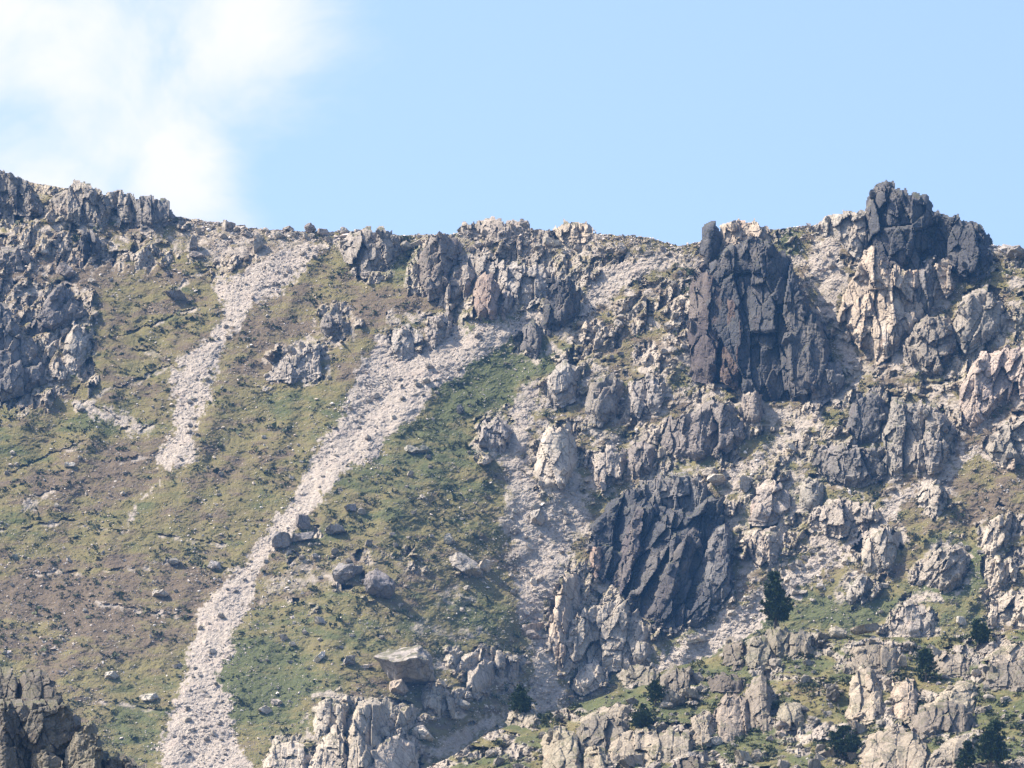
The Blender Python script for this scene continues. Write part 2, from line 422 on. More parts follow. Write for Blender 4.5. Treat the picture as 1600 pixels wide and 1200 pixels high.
# ------------------------------------------------------------------ survey of the crags: outline of every rock face
# (name, label, category, [(part, outline, tint, options)])
CRAGS = [
 ('rock_tower', 'tall dark rock tower with a sheer shaded wall, left of the summit crag', 'crag', [
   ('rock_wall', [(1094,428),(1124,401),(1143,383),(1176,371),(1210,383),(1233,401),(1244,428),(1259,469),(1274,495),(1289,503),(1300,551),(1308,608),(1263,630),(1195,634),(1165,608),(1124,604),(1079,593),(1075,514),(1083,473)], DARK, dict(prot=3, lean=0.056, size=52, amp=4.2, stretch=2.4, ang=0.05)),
   ('pinnacle', [(1094,394),(1099,356),(1113,349),(1128,371),(1124,398),(1105,413)], DARK, dict(prot=5, size=16, amp=1.0)),
   ('crest', [(1128,353),(1150,345),(1184,345),(1206,364),(1210,385),(1180,382),(1150,386),(1126,378)], TAN, dict(prot=2, size=14, amp=1.2, closed=1)),
   ('pillar', [(1263,634),(1270,589),(1278,563),(1311,570),(1326,589),(1300,615),(1278,634)], MID, dict(prot=7, size=18, amp=1.0)),
   ('buttress', [(1075,510),(1083,428),(1105,420),(1131,450),(1135,495),(1113,595),(1079,589)], (0.21,0.19,0.21), dict(prot=9, size=22, amp=1.4, stretch=3)),
   ('buttress', [(1135,458),(1158,480),(1160,555),(1152,606),(1124,589),(1128,525)], (0.28,0.22,0.21), dict(prot=9.5, size=20, amp=1.4, stretch=3)),
   ('buttress', [(1226,470),(1246,445),(1262,480),(1285,508),(1296,560),(1290,600),(1240,615),(1228,560)], DARK, dict(prot=8, size=20, amp=1.2, stretch=3)),
 ]),
 ('summit_crag', 'highest crag on the skyline, dark blocky summit over pale lower face', 'crag', [
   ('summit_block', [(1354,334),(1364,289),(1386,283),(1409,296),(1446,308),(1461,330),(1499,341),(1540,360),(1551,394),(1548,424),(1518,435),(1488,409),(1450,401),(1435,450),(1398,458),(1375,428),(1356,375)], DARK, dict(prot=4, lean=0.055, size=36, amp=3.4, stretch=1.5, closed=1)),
   ('lower_face', [(1308,495),(1319,458),(1338,420),(1360,383),(1390,420),(1443,420),(1484,405),(1491,450),(1450,480),(1416,533),(1368,566),(1338,533),(1311,506)], TAN, dict(prot=5, lean=0.05, size=26, amp=2.2, stretch=2.2)),
   ('shoulder', [(1270,356),(1296,338),(1319,330),(1353,336),(1360,371),(1340,400),(1318,383),(1300,368)], GREY, dict(prot=3, size=18, amp=1.5, closed=1)),
   ('shoulder', [(1505,392),(1530,378),(1551,396),(1548,424),(1520,435),(1502,418)], DARK, dict(prot=9, size=20, amp=1.0)),
   ('buttress', [(1362,520),(1372,462),(1400,440),(1418,480),(1410,530),(1368,566)], PALE, dict(prot=7, size=18, amp=1.2, stretch=3)),
   ('buttress', [(1425,490),(1432,420),(1462,410),(1470,450),(1450,490)], MID, dict(prot=7, size=16, amp=1.2, stretch=3)),
 ]),
 ('middle_crag', 'large dark crag with slanting ribs, rising in mid-slope behind the lone upright pine', 'crag', [
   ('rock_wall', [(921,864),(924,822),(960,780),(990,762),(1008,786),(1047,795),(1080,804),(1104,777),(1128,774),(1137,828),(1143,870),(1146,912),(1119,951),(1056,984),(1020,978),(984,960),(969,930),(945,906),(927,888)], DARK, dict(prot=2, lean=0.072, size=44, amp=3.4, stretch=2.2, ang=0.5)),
   ('crest', [(985,770),(1010,748),(1026,744),(1074,738),(1104,759),(1106,785),(1080,806),(1047,797),(1008,790)], MID, dict(prot=2.5, size=16, amp=1.5)),
   ('pale_face', [(855,996),(864,951),(882,897),(903,888),(913,930),(896,966),(890,1008),(872,1047)], TAN, dict(prot=5, size=22, amp=1.6, stretch=2.5)),
   ('lower_face', [(884,990),(915,948),(972,935),(988,962),(1022,987),(1016,1010),(984,1040),(915,1048),(874,1052)], (0.80,0.77,0.72), dict(prot=5.5, size=22, amp=1.8, stretch=2.2, ang=0.3)),
   ('rib', [(1012,960),(1030,900),(1060,850),(1085,815),(1096,830),(1075,880),(1052,930),(1035,970)], (0.21,0.21,0.23), dict(prot=10, size=20, amp=1.2, ang=0.5)),
   ('rib', [(955,900),(975,850),(990,790),(1010,790),(1006,840),(985,890),(968,925)], (0.23,0.22,0.25), dict(prot=9, size=18, amp=1.2, ang=0.4)),
   ('rib', [(1090,935),(1098,880),(1112,830),(1134,815),(1143,870),(1145,912),(1118,950)], MID, dict(prot=10, size=20, amp=1.0, ang=0.2)),
   ('stained_block', [(920,880),(926,850),(940,858),(944,890),(930,898)], RED, dict(prot=8, size=12, amp=0.8)),
 ]),
 ('pale_block', 'pale angular block at the foot of the large dark mid-slope crag', 'boulder', [
   ('rock_face', [(892,1070),(904,1041),(930,1030),(944,1042),(942,1066),(909,1082)], PALE, dict(prot=4, size=30, amp=1.2)),
 ]),
 ('leaning_slab', 'thin upright slab leaning at the lower edge of the dark mid-slope crag', 'slab', [
   ('rock_face', [(985,1040),(995,1000),(1016,1006),(1016,1024),(998,1040)], GREY, dict(prot=8, size=30, amp=0.6)),
 ]),
 ('skyline_outcrop', 'blocky grey outcrop ending the high skyline at a steep step, right of the cloud-topped shoulder', 'outcrop', [
   ('rock_face', [(205,306),(236,305),(256,311),(276,340),(236,357),(216,356),(205,342)], MID, dict(prot=4, size=15, amp=1.3, stretch=2.6, closed=1)),
 ]),
 ('skyline_outcrop', 'jagged row of upright grey rocks along the high skyline at upper left', 'outcrop', [
   ('rock_face', [(79,309),(100,296),(115,284),(135,287),(162,301),(186,294),(206,309),(209,341),(169,340),(162,357),(135,353),(111,340),(81,333)], (0.66,0.64,0.61), dict(prot=4, size=14, amp=1.6, stretch=2.4, closed=1)),
 ]),
 ('skyline_outcrop', 'rounded dark outcrop on the skyline at the left edge of the picture', 'outcrop', [
   ('rock_face', [(-60,268),(0,266),(20,270),(44,289),(56,311),(66,332),(27,330),(-60,330)], (0.47,0.46,0.46), dict(prot=4, size=17, amp=1.8, closed=1)),
 ]),
 ('twin_pinnacle', 'pair of small dark pinnacles just below the upper left skyline outcrop', 'outcrop', [
   ('pinnacle', [(121,377),(131,356),(141,366),(140,399),(125,398)], DARK, dict(prot=3.5, size=12, amp=0.8)),
   ('pinnacle', [(139,397),(142,362),(150,364),(160,388),(156,400)], (0.34,0.35,0.38), dict(prot=3.5, size=12, amp=0.8)),
 ]),
 ('slanting_crag', 'dark slanting slabs stepping down the far left slope', 'crag', [
   ('rock_face', [(45,512),(67,474),(81,449),(101,440),(118,469),(143,493),(111,505),(74,522),(49,529)], (0.43,0.42,0.44), dict(prot=5, size=22, amp=1.6, stretch=2.4, ang=0.6)),
 ]),
 ('edge_crag', 'big broken grey crag cut by the left edge of the picture', 'crag', [
   ('rock_face', [(-80,470),(0,474),(14,481),(29,515),(54,540),(73,580),(66,600),(30,613),(0,623),(-80,650)], (0.45,0.45,0.47), dict(prot=5, size=22, amp=2.0, stretch=2.0, ang=0.25)),
 ]),
 ('striped_outcrop', 'small pale and grey striped outcrop beneath the slanting slabs at far left', 'outcrop', [
   ('rock_face', [(96,566),(108,520),(115,501),(135,518),(144,544),(117,579),(101,583)], GREY, dict(prot=3.5, size=13, amp=1.2, stretch=3, ang=0.5)),
 ]),
 ('low_outcrop', 'low grey outcrop at the left edge between skyline and broken crag', 'outcrop', [
   ('rock_face', [(-60,390),(34,386),(59,405),(34,421),(-60,418)], (0.52,0.50,0.51), dict(prot=3, size=15, amp=1.2)),
 ]),
 ('turf_outcrop', 'pale fluted outcrop in the turf between the two upper scree chutes', 'outcrop', [
   ('rock_face', [(413,593),(432,565),(470,543),(499,535),(505,581),(483,590),(439,596)], (0.78,0.76,0.75), dict(prot=3.5, size=13, amp=1.3, stretch=2.6)),
 ]),
 ('turf_outcrop', 'small dark outcrop above the pale fluted one between the scree chutes', 'outcrop', [
   ('rock_face', [(497,510),(502,495),(530,489),(544,505),(540,522),(510,528)], (0.48,0.47,0.47), dict(prot=3, size=14, amp=1.1)),
 ]),
 ('skyline_crag', 'stubby brown-grey crag with two legs just under the skyline, above the left chute', 'crag', [
   ('rock_face', [(530,387),(551,364),(571,357),(601,357),(615,374),(627,391),(611,401),(594,421),(567,430),(557,421),(557,408),(537,404)], (0.66,0.64,0.62), dict(prot=5, size=19, amp=1.6, closed=1)),
 ]),
 ('ridge_dome', 'low broken dome of rock at the middle of the skyline', 'outcrop', [
   ('rock_face', [(714,360),(720,351),(736,347),(770,340),(790,349),(824,347),(829,360),(787,379),(770,376),(736,366)], (0.75,0.71,0.68), dict(prot=2.5, size=13, amp=1.2, closed=1)),
 ]),
 ('ridge_blocks', 'pale pointed rocks on the skyline right of the low dome', 'outcrop', [
   ('rock_face', [(866,359),(881,348),(902,352),(911,344),(931,360),(915,373),(878,373)], TAN, dict(prot=2.5, size=14, amp=1.2, closed=1)),
 ]),
 ('cliff_band', 'broken cliff band of rounded pillars under the middle of the skyline', 'cliff', [
   ('pillar', [(653,401),(672,371),(696,362),(716,379),(725,408),(704,423),(690,457),(665,467),(655,431)], (0.48,0.45,0.44), dict(prot=5, size=18, amp=1.6, stretch=2)),
   ('pillar', [(692,457),(707,418),(733,409),(745,431),(735,457),(709,477),(694,477)], (0.73,0.70,0.68), dict(prot=6, size=18, amp=1.3, stretch=2)),
   ('pillar', [(734,484),(741,445),(756,423),(777,436),(785,479),(779,497),(750,494)], (0.68,0.58,0.55), dict(prot=7, size=18, amp=1.2, stretch=2.5)),
   ('pillar', [(780,494),(786,455),(804,446),(809,472),(792,494)], (0.68,0.65,0.65), dict(prot=7, size=14, amp=1.0, stretch=2.5)),
   ('upper_face', [(712,410),(720,395),(756,398),(804,415),(837,412),(868,424),(848,464),(814,481),(787,454),(763,433),(733,416)], (0.77,0.76,0.76), dict(prot=3.5, size=15, amp=1.6, stretch=2, ang=0.3)),
 ]),
 ('dark_stub', 'short dark crag at the head of the long scree chute', 'crag', [
   ('rock_face', [(846,511),(849,468),(862,441),(888,433),(904,455),(909,484),(873,511),(858,521)], DARK, dict(prot=6, size=19, amp=1.2, stretch=2.2)),
 ]),
 ('dark_fin', 'narrow dark fin standing where the long chute meets grass', 'outcrop', [
   ('rock_face', [(815,545),(819,509),(832,497),(850,522),(839,558)], (0.34,0.35,0.39), dict(prot=4, size=13, amp=1.0)),
 ]),
 ('chute_outcrop', 'isolated pale outcrop at the left head of the long chute', 'outcrop', [
   ('rock_face', [(609,555),(616,516),(638,505),(661,522),(661,541),(634,558)], (0.77,0.76,0.76), dict(prot=4, size=17, amp=1.2, stretch=2)),
 ]),
 ('chute_outcrop', 'heap of grey slabs under the cliff band above the long chute', 'outcrop', [
   ('rock_face', [(660,538),(668,495),(702,487),(711,512),(677,538)], (0.72,0.69,0.68), dict(prot=3, size=12, amp=1.3, ang=0.5)),
 ]),
 ('split_crag', 'pale crag with left lit edge, below the narrow dark fin', 'crag', [
   ('rock_face', [(852,636),(856,590),(881,564),(904,574),(904,619),(867,636)], (0.74,0.73,0.73), dict(prot=5, size=20, amp=1.2, stretch=2.4, ang=0.2)),
 ]),
 ('leaning_crag', 'grey leaning crag beside the pale one, left of the dark tower foot', 'crag', [
   ('rock_face', [(913,646),(923,597),(949,585),(974,600),(971,632),(939,663),(925,659)], (0.53,0.52,0.51), dict(prot=5, size=22, amp=1.2, stretch=2.4, ang=0.35)),
 ]),
 ('rough_outcrop', 'rough grey knob between the leaning crag and the dark tower', 'outcrop', [
   ('rock_face', [(980,640),(984,596),(1012,584),(1040,600),(1036,636),(1004,650)], (0.72,0.70,0.70), dict(prot=3.5, size=17, amp=1.4, stretch=2)),
 ]),
 ('fluted_band', 'fluted band of dark upright pillars below the dark tower', 'cliff', [
   ('rock_face', [(1021,690),(1044,656),(1088,642),(1115,625),(1145,629),(1160,661),(1167,683),(1128,707),(1084,721),(1044,710)], (0.48,0.46,0.47), dict(prot=5, size=19, amp=2.2, stretch=3, ang=0.35)),
   ('end_block', [(1156,619),(1170,609),(1184,609),(1198,648),(1181,667),(1160,663)], (0.66,0.62,0.60), dict(prot=7, size=24, amp=0.9)),
 ]),
 ('pale_pillar', 'large smooth pale pillar standing in the middle scree', 'crag', [
   ('rock_face', [(834,737),(839,695),(859,668),(888,663),(902,702),(901,729),(877,764),(848,771)], PALE, dict(prot=7, size=34, amp=1.2, stretch=2, ang=0.2)),
 ]),
 ('grass_edge_outcrop', 'small knobbly outcrop at the grass edge left of the pale pillar', 'outcrop', [
   ('rock_face', [(746,697),(752,661),(777,649),(799,671),(793,704),(760,707)], (0.70,0.68,0.68), dict(prot=4, size=16, amp=1.2, stretch=2)),
 ]),
 ('upright_crag', 'pale upright crag with dark cracks right of the smooth pale pillar', 'crag', [
   ('rock_face', [(924,744),(930,709),(956,693),(978,709),(976,751),(943,766)], (0.81,0.77,0.74), dict(prot=5, size=16, amp=1.4, stretch=2.6)),
   ('rock_face', [(976,735),(984,698),(1004,690),(1022,700),(1020,735),(996,745)], (0.52,0.50,0.51), dict(prot=5, size=15, amp=1.4, stretch=2.6)),
 ]),
 ('ribbed_outcrop', 'ribbed grey slab outcrop right of the summit crag foot', 'outcrop', [
   ('rock_face', [(1486,512),(1504,465),(1540,448),(1572,480),(1565,512),(1510,550)], (0.66,0.64,0.61), dict(prot=5, size=22, amp=1.5, stretch=2.2, ang=0.4)),
 ]),
 ('rounded_crag', 'dark rounded rock face under the scree gully right of the tower', 'crag', [
   ('rock_face', [(1324,677),(1332,630),(1360,609),(1381,626),(1381,677),(1345,696)], (0.31,0.32,0.35), dict(prot=6, size=24, amp=1.2)),
 ]),
 ('turf_topped_crag', 'turf-topped crag just below the pale summit face', 'crag', [
   ('rock_face', [(1403,542),(1443,497),(1476,489),(1501,533),(1471,580),(1424,568)], (0.52,0.50,0.47), dict(prot=4, size=18, amp=1.8)),
 ]),
 ('pink_crag', 'pinkish broken crag above the dry grass at the right edge', 'crag', [
   ('rock_face', [(1501,666),(1497,608),(1533,553),(1590,540),(1660,533),(1660,590),(1555,632),(1527,670)], (0.91,0.81,0.77), dict(prot=5, size=20, amp=2.0, stretch=2.2, ang=0.4)),
 ]),
 ('wide_crag', 'wide grey crag with steep smooth right wall beside the dark rounded face', 'crag', [
   ('rock_face', [(1379,677),(1394,624),(1461,636),(1497,675),(1471,732),(1386,747)], (0.64,0.62,0.60), dict(prot=6, size=24, amp=2.0, stretch=2.4, ang=0.2)),
 ]),
 ('shelf_crag', 'dark square-edged shelf of rock under the dark rounded face', 'crag', [
   ('rock_face', [(1274,727),(1277,698),(1316,696),(1381,699),(1399,735),(1343,757),(1296,747)], (0.47,0.46,0.47), dict(prot=5, size=20, amp=1.6)),
 ]),
 ('hump_rock', 'smooth humped rock with pinkish streaks right of the mid-slope crag', 'outcrop', [
   ('rock_face', [(1169,801),(1183,762),(1205,746),(1238,775),(1238,801),(1205,815),(1175,815)], (0.84,0.79,0.76), dict(prot=4, size=40, amp=1.2, ang=0.5)),
 ]),
 ('hump_rock', 'grey humped rock with turf on its side, right of the pink-streaked hump', 'outcrop', [
   ('rock_face', [(1247,791),(1250,755),(1276,746),(1292,769),(1281,798)], (0.70,0.69,0.65), dict(prot=4, size=30, amp=1.0)),
 ]),
 ('low_cliff', 'low pale cliff above the right-hand scree band', 'cliff', [
   ('rock_face', [(1264,818),(1274,789),(1316,780),(1364,787),(1376,806),(1350,825),(1310,835),(1276,825)], (0.84,0.80,0.76), dict(prot=4, size=16, amp=1.6, stretch=2)),
 ]),
 ('lit_cliff', 'pale vertical ribs in the light just right of the dark mid-slope crag', 'cliff', [
   ('rock_face', [(1150,830),(1161,826),(1219,828),(1231,857),(1197,892),(1178,870)], (0.86,0.81,0.76), dict(prot=3.5, size=15, amp=1.6, stretch=3)),
 ]),
 ('grass_crag', 'pale square-cut crag in the right-hand grass above the lone pine', 'crag', [
   ('rock_face', [(1345,892),(1352,843),(1374,821),(1403,833),(1403,872),(1381,899)], (0.82,0.79,0.74), dict(prot=5, size=20, amp=1.4, stretch=2)),
 ]),
 ('grass_outcrop', 'lumpy grey outcrop just below the square-cut crag in the right-hand grass', 'outcrop', [
   ('rock_face', [(1320,943),(1325,914),(1350,895),(1369,910),(1356,933),(1337,946)], (0.77,0.76,0.74), dict(prot=4, size=14, amp=1.3, stretch=2)),
 ]),
 ('striped_crag', 'diagonally jointed crag with lit stripes in the right-hand grass', 'crag', [
   ('rock_face', [(1429,906),(1458,861),(1492,848),(1518,867),(1504,906),(1472,926),(1445,916)], (0.77,0.74,0.69), dict(prot=5, size=17, amp=1.7, stretch=2.6, ang=0.75)),
 ]),
 ('edge_pillar', 'pale pillar of rock near the right edge, uppermost of three', 'crag', [
   ('rock_face', [(1534,865),(1537,823),(1560,804),(1582,816),(1575,852),(1546,872)], (0.92,0.87,0.79), dict(prot=5, size=16, amp=1.5, stretch=2.6, ang=0.35)),
 ]),
 ('edge_pillar', 'pale rock face near the right edge, middle one of three', 'crag', [
   ('rock_face', [(1540,932),(1540,875),(1578,871),(1594,890),(1572,922)], (0.92,0.87,0.79), dict(prot=5, size=15, amp=1.5, stretch=2.6, ang=0.35)),
 ]),
 ('edge_pillar', 'pale rock face cut by the right edge, lowest of three', 'crag', [
   ('rock_face', [(1541,977),(1544,938),(1583,922),(1650,925),(1650,970),(1566,974)], (0.92,0.87,0.79), dict(prot=5, size=17, amp=1.6, stretch=2.6, ang=0.45)),
 ]),
 ('wedge_rock', 'pale wedge-shaped rock with one lit edge at the top of the near knoll', 'boulder', [
   ('rock_face', [(1384,986),(1399,958),(1418,936),(1436,946),(1460,958),(1457,986),(1418,998)], (0.80,0.77,0.74), dict(prot=5, size=40, amp=1.4)),
 ]),
 ('grass_outcrop', 'small pale outcrop in dry grass below the wide grey crag', 'outcrop', [
   ('rock_face', [(1429,791),(1443,762),(1462,746),(1484,782),(1467,801)], (0.80,0.78,0.74), dict(prot=4, size=14, amp=1.3, stretch=2, ang=0.4)),
 ]),
 ('edge_crag', 'shaded grey crag below the strip of dry grass at the right edge', 'crag', [
   ('rock_face', [(1541,703),(1558,668),(1600,652),(1660,652),(1660,718),(1566,720)], (0.67,0.65,0.61), dict(prot=5, size=20, amp=1.6)),
 ]),
 ('foot_cliff', 'pale cracked cliff at the bottom, under the big tilted boulder', 'cliff', [
   ('rock_face', [(543,1157),(558,1097),(600,1093),(617,1108),(647,1103),(652,1127),(602,1152),(582,1187),(574,1240),(542,1240)], (0.84,0.80,0.72), dict(prot=6, size=28, amp=1.6, stretch=2)),
 ]),
 ('foot_rock', 'pale blocky rock left of the cracked bottom cliff', 'outcrop', [
   ('rock_face', [(488,1142),(490,1105),(512,1090),(542,1100),(542,1137),(500,1152)], (0.84,0.81,0.74), dict(prot=5, size=24, amp=1.4)),
 ]),
 ('foot_rock', 'pale pointed rock cut by the bottom edge, beside the cracked cliff', 'outcrop', [
   ('rock_face', [(473,1240),(480,1200),(500,1160),(522,1135),(539,1150),(547,1240)], (0.94,0.89,0.81), dict(prot=6, size=24, amp=1.4)),
 ]),
 ('foot_rock', 'rounded pale rock at the bottom edge next to the scree fan', 'boulder', [
   ('rock_face', [(410,1187),(432,1155),(475,1168),(484,1185),(474,1240),(413,1240)], (0.99,0.94,0.87), dict(prot=5, size=26, amp=1.2)),
 ]),
 ('foot_rock', 'smooth round-topped pale rock at the bottom, below the cracked cliff', 'boulder', [
   ('rock_face', [(575,1194),(593,1157),(620,1148),(647,1162),(652,1180),(648,1240),(575,1240)], (0.97,0.91,0.84), dict(prot=6, size=50, amp=0.9)),
 ]),
 ('foot_rock', 'knobbly tan rock right below the big tilted boulder', 'outcrop', [
   ('rock_face', [(658,1112),(663,1080),(685,1070),(712,1090),(712,1117),(675,1122)], (0.75,0.72,0.65), dict(prot=4, size=16, amp=1.3, stretch=2)),
 ]),
 ('slab_group', 'fan of leaning pale slabs right of the big tilted boulder', 'outcrop', [
   ('slab', [(723,1079),(733,1052),(757,1025),(774,1040),(772,1064),(747,1087)], (0.80,0.77,0.73), dict(prot=5, size=40, amp=0.8)),
   ('slab', [(713,1049),(720,1025),(750,1013),(757,1027),(732,1052)], (0.84,0.81,0.76), dict(prot=4, size=14, amp=1.0, ang=0.6, stretch=2.5)),
   ('slab', [(770,1056),(774,1015),(792,1028),(789,1062)], (0.80,0.77,0.73), dict(prot=5, size=14, amp=1.0, stretch=3)),
   ('slab', [(790,1060),(796,1022),(812,1030),(808,1062)], (0.76,0.74,0.71), dict(prot=3, size=14, amp=0.8)),
   ('slab', [(692,1040),(700,1018),(716,1010),(722,1022),(706,1046)], (0.84,0.81,0.76), dict(prot=3, size=12, amp=0.8, ang=0.6)),
 ]),
]

# ------------------------------------------------------------------ the mountainside
RIDGE_U = [-3000, -400, 0, 60, 120, 185, 240, 275, 330, 400, 470, 540, 600, 650, 700, 770, 825, 870, 930, 1000, 1060, 1100, 1150, 1200, 1260, 1290, 1340, 1400, 1450, 1490, 1550, 1600, 1900, 4600]
RIDGE_V = [150, 225, 275, 288, 296, 308, 322, 338, 345, 357, 361, 362, 366, 368, 366, 354, 356, 362, 364, 370, 382, 378, 358, 358, 354, 350, 345, 335, 340, 355, 384, 390, 410, 520]
VB = 1350.0
def ridge(u):
    r = np.interp(u, RIDGE_U, RIDGE_V)
    return r + 2.6 * fbm(u / 26.0, u * 0 + 3.3, 71, 4, 0.6) + 1.5 * fbm(u / 6.0, u * 0 + 9.3, 72, 2, 0.6)

def base_depth(u, v):
    g = 0.17 + (0.105 - 0.17) * smooth(520, 1000, u)
    d = 985 - 0.05 * (np.log1p(np.exp(np.clip((u - 560) / 90.0, -30, 30))) * 90.0) - g * (v - 370)
    d = d + 2.0 * fbm((u + 0.55 * v) / 230.0, (v - 0.3 * u) / 420.0, 5, 3) + 1.6 * fbm((u + 0.5 * v) / 60.0, (v - 0.4 * u) / 110.0, 6, 3)
    return d

SCREE = [
 ([(545,362),(510,398),(455,440),(405,480),(372,512),(352,552),(332,600),(322,650),(312,690),(302,728),(268,742),(236,735),(255,690),(265,650),(266,600),(276,560),(318,532),(344,490),(336,440),(400,408),(455,376)], 7, 1.0),
 ([(600,516),(562,560),(546,600),(530,640),(500,690),(470,745),(445,790),(420,830),(380,880),(330,930),(305,960),(295,1000),(290,1050),(265,1100),(245,1150),(236,1240),(430,1240),(375,1160),(365,1110),(345,1050),(365,1020),(378,980),(400,935),(432,872),(452,838),(484,796),(530,755),(580,715),(640,665),(700,610),(740,572),(800,532),(860,500),(852,478),(790,492),(740,494),(700,518),(650,545),(625,540)], 6, 1.0),
 ([(780,668),(800,612),(840,580),(862,600),(850,650),(832,680),(834,740),(850,770),(900,730),(925,760),(930,800),(905,860),(868,930),(856,1000),(884,1060),(905,1085),(880,1115),(800,1130),(720,1175),(650,1200),(670,1160),(760,1110),(820,1070),(822,1000),(800,950),(792,880),(770,820),(790,760),(775,720)], 14, 0.8),
 ([(1520,690),(1470,726),(1400,766),(1345,828),(1280,858),(1190,910),(1120,960),(1040,1018),(985,1060),(1030,1070),(1110,1030),(1170,990),(1230,950),(1300,893),(1370,835),(1420,790),(1500,735),(1535,705)], 5, 1.0),
 ([(1262,360),(1300,372),(1330,430),(1312,480),(1318,520),(1350,566),(1352,590),(1310,640),(1260,690),(1200,735),(1140,760),(1110,745),(1180,700),(1250,650),(1320,600),(1300,520),(1280,480),(1252,420)], 8, 0.8),
 ([(1066,388),(1000,394),(950,406),(905,432),(910,470),(850,506),(880,516),(935,490),(990,448),(1056,412)], 6, 1.0),
 ([(1135,770),(1250,740),(1270,800),(1240,840),(1150,835)], 14, 0.5),
 ([(300,345),(560,360),(640,372),(560,392),(470,400),(330,430),(270,400),(250,365)], 14, 0.55),
 ([(640,365),(1080,376),(1060,410),(900,405),(650,385)], 12, 0.5),
 ([(105,625),(140,628),(200,650),(240,672),(236,690),(180,668),(120,640)], 5, 0.7),
 ([(205,790),(240,745),(268,740),(232,778),(200,812)], 6, 0.7),
 ([(40,775),(85,765),(80,785),(50,800),(25,805)], 6, 0.7),
 ([(640,965),(790,975),(810,1000),(700,1008),(640,990)], 14, 0.5),
 ([(690,900),(760,930),(750,970),(670,950)], 14, 0.4),
 ([(400,900),(470,860),(560,870),(540,920),(440,945),(390,960)], 16, 0.45),
]
ROCK = [
 ([(900,372),(1090,385),(1270,360),(1660,390),(1660,640),(1520,690),(1480,745),(1390,800),(1300,860),(1150,930),(1000,1050),(880,1080),(850,1000),(872,900),(905,850),(905,790),(830,770),(745,705),(745,655),(850,600),(822,520),(900,470)], 22, 0.58),
 ([(640,380),(900,366),(925,480),(850,500),(700,490),(640,450)], 14, 1.0),
 ([(596,480),(705,488),(700,565),(596,560)], 12, 0.7),
 ([(-400,160),(150,240),(285,300),(340,400),(200,425),(120,420),(-400,440)], 16, 0.75),
 ([(-400,440),(110,435),(150,480),(150,590),(60,640),(-400,660)], 14, 0.85),
 ([(250,345),(640,366),(700,375),(560,395),(330,430)], 14, 0.5),
 ([(405,600),(420,540),(510,525),(515,600)], 10, 0.7),
 ([(1320,830),(1410,815),(1410,900),(1330,950)], 10, 0.7),
 ([(1425,920),(1450,850),(1520,845),(1510,930)], 10, 0.7),
 ([(1530,985),(1530,800),(1660,780),(1660,985)], 10, 0.8),
 ([(410,960),(440,820),(500,800),(570,850),(780,850),(760,920),(560,950)], 22, 0.35),
 ([(400,1240),(480,1090),(560,1080),(680,1070),(720,1000),(830,1010),(830,1100),(660,1200),(660,1240)], 14, 0.4),
]
LIPS = [   # small turf scarps and the worn path on the grass slope
 [(120,636),(170,610),(215,590),(262,572)], [(130,627),(165,640),(185,655)], [(190,668),(215,675),(240,660)],
 [(165,722),(200,716),(232,712)], [(20,735),(60,718),(130,690)], [(60,772),(90,762)], [(200,545),(250,552),(275,575)],
 [(110,812),(150,823),(200,832)], [(240,832),(290,842),(350,850)], [(60,895),(120,890),(200,885),(270,872)],
 [(130,935),(200,950),(250,958),(300,965)], [(280,445),(310,425),(340,410)], [(0,830),(60,815),(110,812)],
 [(160,1095),(200,1100),(250,1108)], [(190,525),(240,505),(300,480)], [(330,885),(360,890)],
]

def survey(u, v):
    """coverage of rock, loose stone and turf, and the relief in metres towards the viewer"""
    wob = 9 * fbm(u / 34.0, v / 34.0, 21, 4, 0.6) + 5 * fbm(u / 9.0, v / 9.0, 22, 2)
    r1, r2, r3, du, dv, e = facets(u, v, 15, 0.3, 1.5, 91)
    bu, bv = u - 0.8 * du, v - 0.8 * dv
    scree = np.zeros(u.shape, f32); rock = np.zeros(u.shape, f32); crag = np.zeros(u.shape, f32)
    for poly, soft, wgt in SCREE:
        k = min(1.0, soft / 10.0)
        scree = np.maximum(scree, wgt * smooth(-soft * 0.3, soft * 1.1, sdf_near(poly, u, v) - 2 + wob * 1.7 + 12 * fbm(u / 5.0, v / 4.0, 23, 3, 0.6)))
    for poly, soft, wgt in ROCK:
        rock = np.maximum(rock, wgt * smooth(-soft, soft, sdf_near(poly, bu, bv) + wob * 1.6))
    for c in CRAGS:
        for part in c[3]:
            sd = sdf_near(part[1], u, v, 36)
            crag = np.maximum(crag, smooth(1, 9, sd))
            rock = np.maximum(rock, 0.68 * smooth(-30, -2, sd + wob))
    return scree, rock, crag, wob

cu = np.concatenate([[-3000, -1800, -1100, -700, -420], np.arange(-330, -60, 6.0), np.linspace(-60, 1660, 990), np.arange(1666, 2100, 6.0), [2150, 2300, 2700, 3400, 4600]]).astype(f32)
NR = 530
cs = np.concatenate([[0.0], np.linspace(0.09, 1.0, NR - 1)]).astype(f32)
RV = ridge(cu).astype(f32)
GU = np.repeat(cu[None, :], NR, 0)
GV = (VB + (RV[None, :] - VB) * cs[:, None]).astype(f32)
uf, vf = GU.ravel(), GV.ravel()

